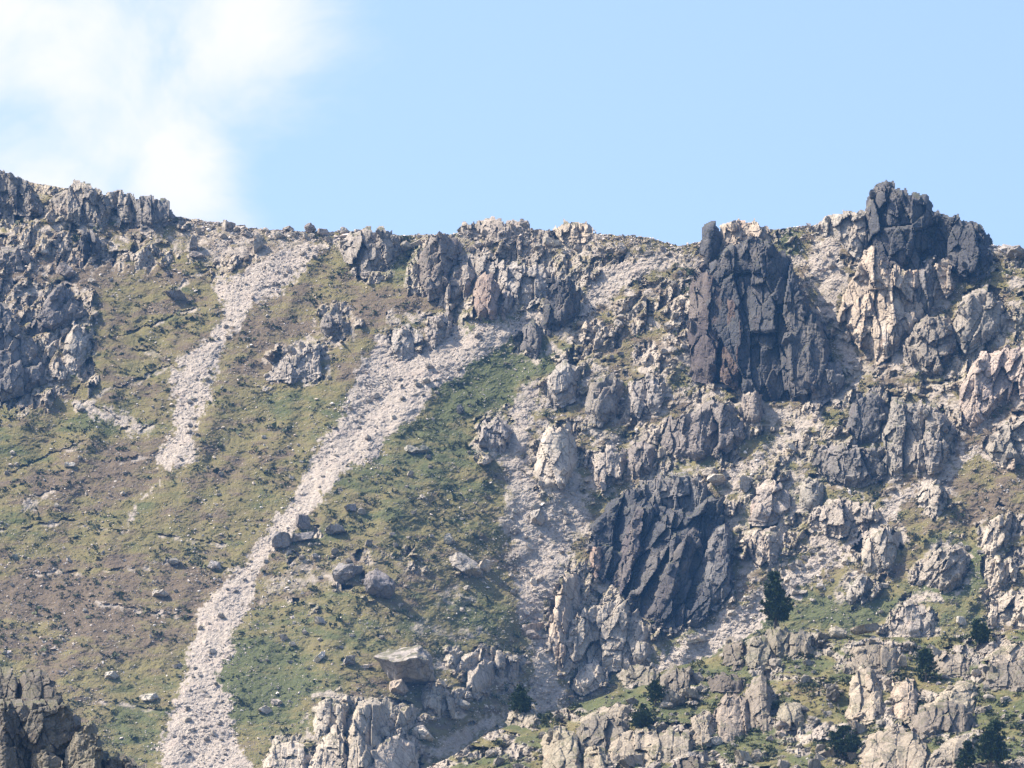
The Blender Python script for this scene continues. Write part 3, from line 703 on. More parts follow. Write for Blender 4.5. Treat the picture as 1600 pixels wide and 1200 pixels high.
scree, rock, crag, wob = survey(uf, vf)
D0 = base_depth(uf, vf).astype(f32)
grad = 0.17 + (0.105 - 0.17) * smooth(520, 1000, uf)
rel = np.zeros_like(D0); tone = np.zeros_like(D0)
rw = np.clip(rock * (1 - 0.9 * smooth(0.3, 0.8, scree)), 0, 1) * (1 - crag)
patch = fbm(uf / 38.0, vf / 24.0, 31, 4, 0.6)
rockiness = smooth(-0.10, 0.12, patch + 1.2 * (rw - 0.64)) * smooth(0.05, 0.3, rw)
for size, amp, cancel, seed, st, ang in ((44, 1.8, 0.18, 101, 1.3, 0.45), (19, 1.5, 0.18, 111, 1.4, 0.5), (9, 0.95, 0.12, 121, 1.3, 0.3), (4.5, 0.45, 0.0, 131, 1.2, 0.1)):
    wu = uf + 0.9 * fbm(uf / 9.0, vf / 9.0, seed + 7, 2); wv = vf + 0.9 * fbm(uf / 9.0, vf / 9.0, seed + 8, 2)
    r1, r2, r3, du, dv, e = facets(wu, wv, size, ang, st, seed)
    h = amp * (r1 - 0.5) + cancel * grad * dv * (0.4 + r2) + (r3 - 0.55) * 0.16 * du
    h = h + 0.12 * amp * (1 - smooth(0.0, 0.06, e))
    rel += h * rockiness
    tone += (r2 - 0.5) * 0.42
soil = (1 - rockiness)
rubble = np.clip(smooth(0.2, 0.6, rock) * soil * smooth(-0.12, 0.25, fbm(uf / 26.0, vf / 17.0, 47, 4, 0.6)), 0, 1) * (1 - crag)
scree = np.maximum(scree, 0.72 * rubble)
rel += soil * (0.45 * fbm(uf / 18.0, vf / 9.0, 41, 4, 0.5) + 0.20 * fbm(uf / 4.5, vf / 2.6, 42, 3, 0.6))
rel += scree * soil * (0.22 * fbm(uf / 5.0, vf / 4.0, 43, 3, 0.65))
lipscree = np.zeros_like(D0)
for L in LIPS:
    d, side = line_dist(L, uf + wob * 0.7, vf + wob * 0.7)
    rel += np.where(side > 0, 0.6, -0.15) * smooth(-0.5, 0.3, fbm(uf / 14.0, vf / 14.0, 45, 3)) * (1 - smooth(0, 7, d)) * (side > -3)
    lipscree = np.maximum(lipscree, (1 - smooth(2.0, 5.0, np.abs(d - 3.0))) * (side > -1) * smooth(-0.1, 0.4, fbm(uf / 12.0, vf / 12.0, 44, 3)))
rel += 2.0 * crag
D = D0 + rel
DG = D.reshape(NR, len(cu))
# turf keeps to the flatter ledges of the rock
flat = -np.gradient(DG, axis=0) / np.gradient(GV, axis=0)
flat = flat.ravel()
ledge = smooth(0.08, 0.32, flat) * smooth(-0.45, 0.1, fbm(uf / 30.0, vf / 20.0, 51, 3))
grass = (1 - rockiness) * (1 - smooth(0.25, 0.8, scree + 0.45 * fbm(uf / 7.0, vf / 6.0, 52, 3)))
grass = np.maximum(grass, ledge * rockiness * 0.95 * (1 - scree))
grass = grass * (1 - np.clip(lipscree, 0, 1) * 0.85)
screem = np.clip(np.maximum(scree, lipscree * 0.8), 0, 1)
screem = np.maximum(screem, rockiness * smooth(0.2, 0.5, flat) * 0.5 * (1 - ledge))
# where the turf is green and where it is heather-brown
GREEN = [((170,660),(90,40),0.35),((90,820),(120,60),0.15),((380,1060),(60,60),0.85),((560,970),(150,60),0.12),((460,1010),(120,60),0.30),((620,390),(80,40),0.55),((790,560),(70,50),0.75),
         ((740,600),(60,40),0.6),((640,700),(120,60),0.35),((690,760),(120,80),0.15),((470,640),(120,50),0.22),((720,960),(90,30),0.45),((210,1150),(70,60),0.55),((1290,940),(90,50),0.55),((1520,900),(50,60),0.5),
         ((1230,375),(20,30),0.7),((1040,700),(60,30),0.4),((1330,690),(60,60),0.3),((440,1100),(100,60),0.4),((60,1010),(120,60),-0.05),((560,820),(100,60),0.2),((1240,780),(100,80),0.3),((20,700),(40,80),0.25),((300,820),(150,60),0.15),((1130,1005),(70,25),0.6),((1440,950),(70,40),0.45),((1480,860),(60,60),0.35),((520,700),(40,120),0.15),((820,540),(40,40),0.3),((700,650),(50,40),0.3)]
BROWN = [((60,420),(160,60),0.3),((130,940),(220,60),0.35),((200,720),(90,40),0.2),((560,460),(100,50),0.12),((520,560),(80,50),0.15),((1500,800),(150,100),0.22),((480,420),(60,40),0.1),((110,760),(80,50),0.25),((400,560),(50,60),0.2),((1580,640),(60,60),0.4)]
green = np.full(uf.shape, 0.34, f32)
for (c, r, a) in GREEN:
    green += a * np.exp(-(((uf - c[0]) / r[0]) ** 2 + ((vf - c[1]) / r[1]) ** 2))
for (c, r, a) in BROWN:
    green -= a * np.exp(-(((uf - c[0]) / r[0]) ** 2 + ((vf - c[1]) / r[1]) ** 2))
green += 0.35 * fbm(uf / 34.0, vf / 15.0, 61, 5, 0.65)

VT = pts3(uf, vf, D)
top = VT.reshape(NR, len(cu), 3)[-1]
back = [top]
for dy, dz in ((1.5, -0.2), (5, -2), (14, -8), (40, -26), (110, -80), (300, -240)):
    back.append(top + np.array([0, dy, dz]))
nb = len(back) - 1
Vall = np.concatenate([VT] + [b for b in back[1:]])
ext = lambda a, val: np.concatenate([a, np.full(nb * len(cu), val, f32)])
surf = np.stack([ext(np.clip(grass, 0, 1), 0.4), ext(screem, 0.6), ext(np.clip(green, 0, 1), 0.3)], 1)
me = mesh_np('mountainside', Vall, grid_quads(NR + nb, len(cu)), attrs={'surf': surf, 'tone': ext(np.clip(0.5 + tone, 0, 1), 0.5)})
mountain = link('mountainside', me, M_TERRAIN)
mountain['kind'] = 'structure'

SG, GG = scree.reshape(NR, -1), grass.reshape(NR, -1)
RG, CG = rockiness.reshape(NR, -1), crag.reshape(NR, -1)
def sample(G, u, v, cols=cu, rv=RV, vb=VB, rows=cs):
    u = np.asarray(u, f32); v = np.asarray(v, f32)
    i = np.clip(np.searchsorted(cols, u) - 1, 0, len(cols) - 2)
    a = np.clip((u - cols[i]) / (cols[i + 1] - cols[i]), 0, 1)
    r = rv[i] * (1 - a) + rv[i + 1] * a
    s = np.clip((v - vb) / (r - vb), 0, 1)
    j = np.clip(np.searchsorted(rows, s) - 1, 0, len(rows) - 2)
    b = np.clip((s - rows[j]) / (rows[j + 1] - rows[j]), 0, 1)
    return (G[j, i] * (1 - a) + G[j, i + 1] * a) * (1 - b) + (G[j + 1, i] * (1 - a) + G[j + 1, i + 1] * a) * b

# the valley floor and lower slopes, rising from the viewer to the foot of the mountain
gx = np.linspace(-1500, 1500, 41); gy = np.array([-1500, -600, -200, 0, 60, 150, 250, 350, 450, 550, 650, 750, 830, 900, 1000, 1300, 1600.0])
gz = np.interp(gy, [-1500, 0, 830, 900, 1000, 1600], [-1.7, -1.7, -1.7 + 830 * math.tan(math.radians(9.75)), 130, 90, 0])
X, Y = np.meshgrid(gx, gy); Z = np.repeat(gz[:, None], len(gx), 1)
gm = mesh_np('ground', np.stack([X, Y, Z], -1).reshape(-1, 3), grid_quads(len(gy), len(gx)),
             attrs={'surf': np.tile(np.array([[1, 0, 0.5]], f32), (X.size, 1)), 'tone': np.full(X.size, 0.5)})
link('ground', gm, M_TERRAIN)['kind'] = 'structure'

# ------------------------------------------------------------------ rock shapes
rng = np.random.default_rng(7)
def ico(sub):
    bm = bmesh.new(); bmesh.ops.create_icosphere(bm, subdivisions=sub, radius=1.0)
    V = np.array([v.co[:] for v in bm.verts]); T = np.array([[v.index for v in f.verts] for f in bm.faces]); bm.free()
    return V, T
ICO = {k: ico(k) for k in (1, 2, 3, 4)}
def rock_shape(seed, kind='block', sub=4):
    r = np.random.default_rng(seed)
    V, T = ICO[sub]; V = V.copy() * 1.35
    if kind == 'cut':                      # flat sloping top, undercut front
        planes = [((-0.22, -0.58, 0.78), 0.52), ((0.05, -0.72, -0.69), 0.74), ((0.9, -0.2, 0.1), 0.85), ((-0.8, -0.3, -0.45), 0.75), ((0.55, -0.5, 0.65), 0.72), ((0, 0.9, 0.2), 0.9), ((0.1, 0, -1), 0.75), ((0.7, -0.6, -0.4), 0.78)]
    else:
        n = {'block': 11, 'slab': 9, 'pillar': 9, 'round': 20}[kind]
        planes = []
        for i in range(n):
            d = r.normal(size=3); d /= np.linalg.norm(d)
            planes.append((d, r.uniform(0.55, 0.9) if kind != 'round' else r.uniform(0.8, 1.0)))
        if kind == 'slab':
            a = np.array([r.uniform(-.3, .3), r.uniform(-.4, .1), 1.0]); a /= np.linalg.norm(a)
            planes += [(a, 0.34), (-a, 0.34)]
        if kind == 'pillar':
            for k in range(4):
                t = k * math.pi / 2 + r.uniform(-.4, .4)
                planes.append((np.array([math.cos(t), math.sin(t), r.uniform(-.15, .3)]), r.uniform(0.4, 0.6)))
    for _ in range(2):
        for d, o in planes:
            d = np.asarray(d, float) / np.linalg.norm(d)
            k = np.maximum(V @ d - o, 0)
            V -= k[:, None] * d * 0.97
    nn = fbm(V[:, 0] * 2.2 + seed * 3.1 + V[:, 2] * 0.7, V[:, 1] * 2.2 + V[:, 2] * 1.9, seed, 4, 0.6)
    cp = r.normal(size=(46, 3)); cp /= np.linalg.norm(cp, axis=1)[:, None]; co = r.uniform(-0.09, 0.06, 46); cn = r.normal(size=(46, 3)) * 0.10
    dr = V / np.linalg.norm(V, axis=1)[:, None]
    ci = (dr @ cp.T).argmax(1)
    if kind != 'round':
        V *= (1 + co[ci] + ((dr - cp[ci]) * cn[ci]).sum(1))[:, None]
    n2 = fbm(V[:, 0] * 7 + V[:, 2] * 3.1, V[:, 1] * 7 - V[:, 2] * 4.3 + seed, seed + 9, 3, 0.6)
    V *= (1 + 0.12 * nn + 0.09 * n2)[:, None]
    V -= (V.max(0) + V.min(0)) / 2
    V /= np.abs(V).max(0)
    me = mesh_np('rock_' + kind, V, tris=T)
    me.materials.append(M_ROCK)
    return me
PROTO = {k: [rock_shape(1000 + 50 * i + j, k) for j in range(7)] for i, k in enumerate(('block', 'slab', 'pillar', 'round'))}
PROTO['cut'] = [rock_shape(3, 'cut', 4)]
TURN = {}
def place_rock(name, u, v, w, h, Dc, kind='block', tint=GREY, k=0, tilt=0.0, yaw=None, parent=None, origin=None, sink=0.0):
    me_ = PROTO[kind][k % len(PROTO[kind])]
    s = Dc / F
    o = bpy.data.objects.new(name, me_)
    C.objects.link(o)
    p = pts3(u, v + sink * h, Dc)
    if parent is not None:
        o.parent = parent; p = p - origin
    o.location = p
    o.scale = (w * s / 2, (w * 0.6 + h * 0.5) * s / 2 * 1.1, h * s / 2)
    o.rotation_euler = (0, tilt, 0.0)
    o.color = (*tint, 1)
    return o

# ------------------------------------------------------------------ crags
def make_crag(spec, base, seed, blocks=True, mat=None, grid=1.6, amp_k=1.0):
    name, label, cat, parts = spec
    allp = np.concatenate([np.array(p[1], float) for p in parts])
    ub, vb_ = allp[:, 0].mean(), allp[:, 1].max()
    origin = pts3(ub, vb_, base(np.array([ub], f32), np.array([vb_], f32))[0])
    root = link(name, None, loc=origin)
    root.empty_display_size = 2.0
    tag(root, label, cat)
    first = None
    for pi, (pname, poly, tint, opt) in enumerate(parts):
        P = np.array(poly, float)
        size = opt.get('size', 20); size = size * (1.6 if size < 24 else 1.3 if size < 40 else 1.0); amp = opt.get('amp', 1.2) * amp_k * min(1.0, size / 23.0); gl = 0.17 + (0.105 - 0.17) * float(smooth(520, 1000, P[:, 0].mean())); lean = opt.get('lean', gl * float(np.interp(sum(tint) / 3, [0.5, 0.9], [0.48, 0.70])))
        prot = opt.get('prot', 4.0); st = 1 + 0.6 * (opt.get('stretch', 1.6) - 1); ang = opt.get('ang', 0.12)
        u0, u1, v0, v1 = P[:, 0].min() - 4, P[:, 0].max() + 4, P[:, 1].min() - 4, P[:, 1].max() + 10
        nu = max(10, int((u1 - u0) / grid)); nv = max(10, int((v1 - v0) / grid))
        us = np.linspace(u0, u1, nu).astype(f32); vs_ = np.linspace(v0, v1, nv).astype(f32)
        U, V = np.meshgrid(us, vs_); shp = U.shape
        U = U.ravel(); V = V.ravel()
        wu = U + 1.2 * fbm(U / 9, V / 9, seed + 1, 3, 0.6); wv = V + 1.2 * fbm(U / 9, V / 9, seed + 2, 3, 0.6)
        r1, r2, r3, du, dv, e = facets(wu, wv, min(12, size * 0.5), ang, min(st, 1.3), seed + 77)
        wu = wu - 0.6 * du; wv = wv - 0.45 * dv
        s0 = sdf(poly, wu, wv) + 1.0
        sx = np.maximum(np.maximum(s0, sdf(poly, wu, wv - 8)), sdf(poly, wu, wv - 18))
        edge = opt.get('edge', min(7.0, 0.2 * min(u1 - u0, v1 - v0)))
        prof = np.sqrt(np.clip((sx + 1.0) / edge, 0, 1))
        # the foot of the face in every column
        sm = s0.reshape(shp) > 0
        vbot = np.array([vs_[np.nonzero(sm[:, i])[0][-1]] if sm[:, i].any() else np.nan for i in range(nu)])
        ok = ~np.isnan(vbot); vbot = np.interp(us, us[ok], vbot[ok])
        pad = max(3, nu // 8); ker = np.ones(2 * pad + 1) / (2 * pad + 1)
        vbot = np.convolve(np.pad(vbot, pad, 'edge'), ker, 'valid').astype(f32)
        VBt = np.repeat(vbot[None], nv, 0).ravel()
        half = (u1 - u0) / 2; uc = (u1 + u0) / 2
        bul = np.clip(1 - ((U - uc) / half) ** 2, 0, 1) ** 0.7 * smooth(-2, 14, VBt - V)
        inside_first = first is not None and sdf(parts[0][1], np.array([P[:, 0].mean()], f32), np.array([P[:, 1].mean()], f32))[0] > 2
        if inside_first:
            face = first(U, V) - 0.28 * (prot - 3.0) * (0.5 + 0.5 * bul)
            face = np.minimum(face, base(U, V) - 1)
        else:
            face = base(U, VBt) - 0.3 + lean * (VBt - V) - 0.22 * prot * bul
            face = np.minimum(face, np.where(V < VBt, base(U, V) - 0.6, 1e9))
            if first is None:
                fl = face.reshape(shp).astype(f32)
                def first(a, b, us=us, vs_=vs_, fl=fl):
                    i = np.clip(np.searchsorted(us, a), 0, len(us) - 1); j = np.clip(np.searchsorted(vs_, b), 0, len(vs_) - 1)
                    return fl[j, i]
        wu = U + 0.6 * fbm(U / 9, V / 9, seed + 1, 3, 0.6); wv = V + 0.6 * fbm(U / 9, V / 9, seed + 2, 3, 0.6)
        fine = float(np.clip(17.0 / size, 0.35, 1.0))
        lb = opt.get('bias', float(np.interp(sum(tint) / 3, [0.45, 0.65, 0.85, 1.05], [0.45, 0.58, 0.74, 0.86])))
        rel_ = np.zeros_like(U)
        for q, (ks, ka, kst) in enumerate(((1.0, 1.25, 1.0), (0.45, 0.50, 0.8), (0.20, 0.20, 0.6), (0.09, 0.07, 0.5))):
            r1, r2, r3, du, dv, e = facets(wu, wv, size * ks, ang + 0.25 * (q - 1), max(1.15, st * kst), seed + 10 * q)
            rel_ += ka * (1 if q < 2 else fine) * (amp * (r1 - 0.5) + amp / size / ks * (1.5 * (r2 - 0.5) * du + 1.0 * (r3 - lb) * dv / st)) + 0.12 * ka * amp * (1 - smooth(0, 0.07, e))
        rel_ += 0.08 * fbm(U / 3.0, V / 3.0, seed + 5, 2)
        bD = base(U, V)
        Dd = (bD + 1.5) - (bD + 1.5 - face) * prof + rel_ * np.clip(prof, 0.15, 1)
        keep = (np.maximum(s0, sdf(poly, wu, wv - 6)) > -1.0).reshape(shp)
        q = grid_quads(nv, nu)
        kf = keep.ravel()[q].all(1)
        q = q[kf]
        VV = pts3(U, V, Dd) - origin
        if opt.get('closed'):
            VB_ = pts3(U, V, bD + 2.0 + 3.0 * prof) - origin
            n0 = len(VV)
            q2 = q[:, ::-1] + n0
            # rim between front and back
            e_ = np.concatenate([q[:, [0, 1]], q[:, [1, 2]], q[:, [2, 3]], q[:, [3, 0]]])
            key = np.sort(e_, 1); key = key[:, 0].astype(np.int64) * n0 + key[:, 1]
            uq, ix, cn = np.unique(key, return_index=True, return_counts=True)
            be = e_[ix[cn == 1]]
            rim = np.stack([be[:, 1], be[:, 0], be[:, 0] + n0, be[:, 1] + n0], 1)
            q = np.concatenate([q, q2, rim]); VV = np.concatenate([VV, VB_])
        used, inv = np.unique(q, return_inverse=True)
        m_ = mesh_np(pname, VV[used], inv.reshape(-1, 4))
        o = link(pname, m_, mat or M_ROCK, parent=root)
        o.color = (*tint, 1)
        if blocks:
            area = keep.sum() * grid * grid
            cand = np.nonzero(keep.ravel() & (s0 > 1.5) & (s0 < 12))[0]
            if len(cand):
                for b in range(int(np.clip(area / 1100, 1, 9))):
                    c = cand[rng.integers(len(cand))]
                    wpx = rng.uniform(7, 15) * (1.25 if area > 8000 else 1)
                    kind = ('block', 'pillar', 'block', 'slab')[rng.integers(4)]
                    tt = tuple(np.clip(np.array(tint) * rng.uniform(0.85, 1.2), 0, 1.3))
                    place_rock('rock_block', U[c], V[c], wpx, wpx * rng.uniform(0.7, 1.6), float(Dd[c]) + 0.15, kind, tt, int(rng.integers(7)), rng.uniform(-.5, .5), parent=root, origin=origin)
    return root
for i, spec in enumerate(CRAGS):
    make_crag(spec, base_depth, 500 + 37 * i)

# the rocks of the near knoll: extent across and down, what it looks like, shape, tint
KL = []
def K(u0, v0, u1, v1, label, kind='block', tint=TAN, k=0, tilt=0.0, cat='boulder'):
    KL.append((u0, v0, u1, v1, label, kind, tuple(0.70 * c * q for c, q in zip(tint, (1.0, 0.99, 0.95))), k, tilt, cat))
K(905,1098,990,1132,'broad flat-topped boulder left of the bushy double pine','slab',(0.98,0.93,0.85),2,-0.1)
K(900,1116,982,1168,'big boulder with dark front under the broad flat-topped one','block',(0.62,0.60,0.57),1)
K(846,1136,910,1212,'tall pale block at the bottom left of the knoll','block',(1.0,0.95,0.84),2)
K(908,1162,952,1212,'squared pale block beside the tall one at the bottom','pillar',(1.0,0.95,0.84),5)
K(950,1136,1036,1190,'large pale boulder below the bushy double pine','block',(1.05,0.99,0.9),4)
K(1022,1140,1082,1184,'cracked grey boulder right of the large pale one','block',(0.82,0.79,0.74),6)
K(792,1104,846,1136,'grey rounded boulder under the round bushy pine','round',(0.92,0.88,0.82),1)
K(1077,1114,1114,1162,'rugged tan boulder in the middle of the knoll','block',(0.95,0.9,0.82),3)
K(1117,1084,1174,1154,'tall pinkish outcrop block at the middle of the knoll','pillar',(0.9,0.83,0.78),0,0.0,'outcrop')
K(1033,1078,1069,1110,'grey domed boulder right of the small upper pine','round',(0.8,0.79,0.74),3)
K(1064,1075,1096,1097,'flat grey boulder beside the domed one','slab',(0.8,0.79,0.74),1)
K(1030,1040,1082,1082,'dark shaggy outcrop at the crest left part of the knoll','block',(0.55,0.53,0.5),5,0.0,'outcrop')
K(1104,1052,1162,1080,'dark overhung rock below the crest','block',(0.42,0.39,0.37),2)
K(1128,1000,1168,1040,'dark fissured crest rock left of the lone pine','block',(0.62,0.58,0.54),0,0.0,'outcrop')
K(1160,994,1206,1040,'grey-green crest rock directly left of the lone pine','block',(0.74,0.73,0.66),6,0.0,'outcrop')
K(970,1038,1030,1064,'grey ribbed rock at the left end of the crest','block',(0.78,0.75,0.7),1)
K(966,1174,1008,1208,'bright cleft stone at the bottom edge','block',(1.15,1.08,1.0),6)
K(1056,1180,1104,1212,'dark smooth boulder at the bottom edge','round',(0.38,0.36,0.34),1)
K(1146,1173,1176,1193,'pale flat stone near the bottom, left of a pair','slab',(1.2,1.13,1.02),3)
K(1174,1171,1200,1190,'pale flat stone near the bottom, right of a pair','slab',(1.2,1.13,1.02),6)
K(1200,980,1236,1026,'jointed dark block right under the lone pine','block',(0.66,0.63,0.57),2,0.0,'outcrop')
K(1232,984,1268,1026,'second jointed block right under the lone pine, to its right','pillar',(0.72,0.68,0.62),4,0.0,'outcrop')
K(1266,988,1298,1020,'dark blunt block ending the row under the lone pine','block',(0.6,0.57,0.53),5)
K(1294,977,1324,1003,'rough white boulder on the crest right of the lone pine','round',(1.2,1.15,1.08),0)
K(1328,972,1378,992,'low pale ledge rock on the crest','slab',(0.95,0.9,0.82),4)
K(1322,1004,1408,1054,'wide grey outcrop above the split pale rock','block',(0.78,0.74,0.68),3,0.0,'outcrop')
K(1320,1042,1380,1120,'big split pale rock at the centre right of the knoll','pillar',(1.12,1.05,0.95),6,0.1)
K(1398,1022,1418,1052,'slim upright stone left of the cone-shaped little pine','pillar',(1.05,1.0,0.92),1)
K(1390,1056,1438,1122,'pale tapering rock with rusty edge right of the split one','block',(1.2,1.08,0.98),0,-0.3)
K(1436,1064,1532,1120,'long slanting slab with lit stripes','slab',(1.12,1.06,0.95),5,-0.45)
K(1428,1096,1520,1148,'dark rough rock under the long slanting slab','block',(0.58,0.55,0.53),2,0.0,'outcrop')
K(1458,1018,1512,1052,'tilted grey block right of the cone-shaped little pine','block',(0.85,0.81,0.76),4,0.2)
K(1530,1030,1612,1072,'dark boulder with rounded pale end at the right edge','block',(0.62,0.59,0.57),6)
K(1536,1000,1610,1034,'pale flat slabs below the dense small pine at the right edge','slab',(1.15,1.08,1.0),0,-0.15)
K(1444,1010,1482,1030,'bright tilted flake above the tilted grey block','slab',(1.25,1.2,1.12),2,0.4)
K(1212,1095,1256,1135,'triangular grey-green slab in dark shrubs','block',(0.85,0.83,0.74),5,0.4)
K(1162,1058,1206,1144,'jagged upright rock beside the tall pinkish one','pillar',(0.72,0.68,0.64),5,0.15,'outcrop')
K(1290,1066,1314,1102,'narrow dark stone left of the split pale rock','pillar',(0.6,0.57,0.54),3)
K(1328,1112,1360,1132,'pyramid-shaped pale stone at the foot of the split rock','block',(1.1,1.04,0.95),1)
K(1320,1130,1360,1150,'slanting flat stone below the pyramid-shaped one','slab',(1.0,0.94,0.86),3,0.35)
K(1345,1134,1448,1206,'large rough pale rock at the bottom right','block',(0.98,0.92,0.84),4,0.0,'outcrop')
K(1278,1164,1310,1188,'dark-edged slab beside the bottom bush','slab',(0.85,0.8,0.74),6,-0.3)
K(1172,1170,1200,1194,'pale wedge stone cut near the bottom of the knoll centre','block',(1.1,1.04,0.95),2)
K(1440,1150,1520,1200,'low pale ledge left of the big bottom right pine','slab',(0.98,0.93,0.86),1,-0.1)
FORM = {'block': [(0,.55),(.10,.2),(.42,0),(.8,.08),(1,.42),(.97,1),(.5,1.06),(.03,1)], 'pillar': [(.03,1),(.08,.35),(.28,.04),(.60,0),(.9,.22),(1,1),(.5,1.04)],
        'slab': [(0,.78),(.3,.36),(.74,0),(1,.14),(.97,.66),(.62,1),(.05,1.03)], 'round': [(0,.7),(.1,.25),(.4,0),(.75,.06),(.97,.4),(1,.95),(.5,1.05),(.04,1)]}
LEDGES = []
for (u0, v0, u1, v1, label, kind, tint, k, tilt, cat) in KL:
    if (u1 - u0) * (v1 - v0) > 1500:
        jr = np.random.default_rng(k + int(u0))
        poly = [(u0 + (x + jr.uniform(-.06, .06)) * (u1 - u0), v0 + (y + jr.uniform(-.06, .06)) * (v1 - v0)) for x, y in FORM[kind]]
        LEDGES.append(('rock_ledge', label, cat, [('rock_face', poly, tint, dict(prot=3, lean=0.125, size=max(22, 0.5 * max(u1 - u0, v1 - v0)), amp=1.3, stretch=1.8, ang=(0.7 if kind == 'slab' else 0.15)))]))

# ------------------------------------------------------------------ the near knoll
KU = [300, 480, 560, 650, 700, 760, 850, 940, 1000, 1040, 1120, 1180, 1250, 1330, 1420, 1500, 1600, 1800, 2600]
KV = [1420, 1330, 1260, 1205, 1186, 1146, 1116, 1090, 1064, 1046, 1024, 994, 988, 992, 996, 992, 984, 975, 1010]
KB = 1345.0
def kridge(u):
    return np.minimum(np.interp(u, KU, KV) + 3.0 * fbm(u / 30.0, u * 0 + 1.3, 171, 4, 0.6), KB - 6)
def knoll_depth(u, v):
    return 640 - 0.19 * (v - 1000) - 0.02 * (u - 1200) + 2.5 * fbm(u / 120.0, v / 70.0, 175, 3) + 1.0 * fbm(u / 40.0, v / 25.0, 176, 3)
ku = np.concatenate([[300, 420, 500], np.linspace(540, 1660, 540), np.arange(1666, 2000, 6.0), [2050, 2150, 2600]]).astype(f32)
KR = 170
ks_ = np.linspace(0, 1, KR).astype(f32)
KRV = kridge(ku).astype(f32)
KUU = np.repeat(ku[None], KR, 0); KVV = (KB + (KRV[None] - KB) * ks_[:, None]).astype(f32)
a, b = KUU.ravel(), KVV.ravel()
kD = knoll_depth(a, b)
kpatch = fbm(a / 60.0, b / 26.0, 181, 4, 0.6)
krock = smooth(-0.06, 0.10, kpatch - 0.01)
krel = np.zeros_like(kD); ktone = np.zeros_like(kD)
for size, amp, seed, st, ang in ((40, 2.2, 191, 0.8, 0.35), (18, 1.3, 201, 0.9, 0.4), (8, 0.6, 211, 0.9, 0.2)):
    r1, r2, r3, du, dv, e = facets(a + 1 * fbm(a / 14, b / 14, seed + 7, 2), b + 1 * fbm(a / 14, b / 14, seed + 8, 2), size, ang, st, seed)
    krel += krock * (amp * (r1 - 0.5) + 0.035 * dv * (0.5 + r2) + 0.09 * (r3 - 0.6) * du + 0.1 * amp * (1 - smooth(0, 0.06, e)))
    ktone += (r2 - 0.5) * 0.5
kmask = np.zeros_like(kD)
for lg in LEDGES:
    kmask = np.maximum(kmask, smooth(0, 8, sdf_near(lg[3][0][1], a, b)))
krel *= 1 - kmask
krel += 1.0 * kmask
krel += (1 - krock) * (1 - kmask) * (0.5 * fbm(a / 14, b / 7, 221, 4, 0.6))
kD = kD + krel
KDG = kD.reshape(KR, -1)
kflat = (-np.gradient(KDG, axis=0) / np.gradient(KVV, axis=0)).ravel()
kgrass = np.clip((1 - krock) + krock * smooth(0.2, 0.55, kflat) * smooth(-0.3, 0.2, fbm(a / 20, b / 12, 231, 3)), 0, 1)
kscree = 0.7 * (1 - smooth(0.2, 0.5, kgrass)) * smooth(-0.1, 0.4, fbm(a / 25, b / 15, 232, 3))
kgreen = 0.72 + 0.5 * fbm(a / 45, b / 22, 233, 4, 0.6)
KVt = pts3(a, b, kD); ktop = KVt.reshape(KR, -1, 3)[-1]
kback = [ktop + np.array([0, dy, dz]) for dy, dz in ((1, -0.2), (4, -2), (12, -8), (40, -30))]
n_ = len(kback) * len(ku)
kx = lambda q, val: np.concatenate([q, np.full(n_, val, f32)])
knoll = link('knoll', mesh_np('knoll', np.concatenate([KVt] + kback), grid_quads(KR + len(kback), len(ku)),
             attrs={'surf': np.stack([kx(kgrass, 0.6), kx(kscree, 0.2), kx(np.clip(kgreen, 0, 1), 0.4)], 1), 'tone': kx(np.clip(0.18 + ktone, 0, 1), 0.5)}), M_TERRAIN)
knoll['kind'] = 'structure'
def ksample(G, u, v):
    return sample(G, u, v, ku, KRV, KB, ks_)

# ------------------------------------------------------------------ boulders one can point at
def boulder(u, v, w, h, label, kind='block', tint=GREY, k=0, tilt=0.0, where='m', cat='boulder', group=None, name='boulder'):
    G = DG if where == 'm' else KDG
    fn = sample if where == 'm' else ksample
    Dc = float(fn(G, np.array([u]), np.array([v + 0.25 * h]))[0]) + (0.006 * w if where == 'm' else 0.010 * (w + h))
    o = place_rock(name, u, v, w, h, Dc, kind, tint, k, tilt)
    tag(o, label, cat, group)
    return o
B = boulder
big = B(633,1037,98,68,'big tilted boulder with flat grey top and shadowed underside at lower centre','cut',(0.74,0.73,0.73))
big.location = big.location + Vector((0, -3.0, -0.6))
B(623,1076,32,32,'cube-like pale boulder wedged under the big tilted boulder','block',TAN,1)
B(593,913,50,52,'large dark rounded boulder on the lower grass slope','round',(0.42,0.42,0.47),0)
B(541,893,52,34,'long grey slab-like boulder pointing uphill, left of the large dark one','block',(0.62,0.62,0.66),2,-0.75)
B(728,884,58,38,'broad grey boulder with a pale companion on the upper right grass','block',(0.80,0.79,0.78),3,0.2)
B(757,885,26,24,'small pale companion against the broad grey boulder','block',PALE,5)
B(474,816,24,30,'pointed dark boulder at the edge of the long scree chute','block',(0.52,0.5,0.54),4)
B(441,846,34,28,'grey boulder on the chute edge, under the pointed dark one','round',(0.66,0.66,0.7),1)
B(473,839,38,20,'low grey boulder right beside the pointed dark one','slab',(0.64,0.64,0.68),2,-0.3)
B(525,829,36,20,'dark flat boulder uphill of the long grey slab','slab',(0.52,0.53,0.56),1,-0.3)
B(547,793,20,16,'small dark boulder alone in turf near the chute middle','block',(0.52,0.52,0.55),6)
B(703,843,20,20,'greenish grey boulder on the grass above the broad one','block',(0.72,0.75,0.72),2)
B(645,703,28,16,'flat-topped greenish boulder high on the right grass','block',(0.78,0.80,0.76),3)
B(664,703,20,14,'dark lump touching the flat-topped greenish boulder','round',(0.45,0.48,0.45),3)
B(720,640,14,18,'small dark upright stone below the green gully','block',(0.45,0.47,0.5),2)
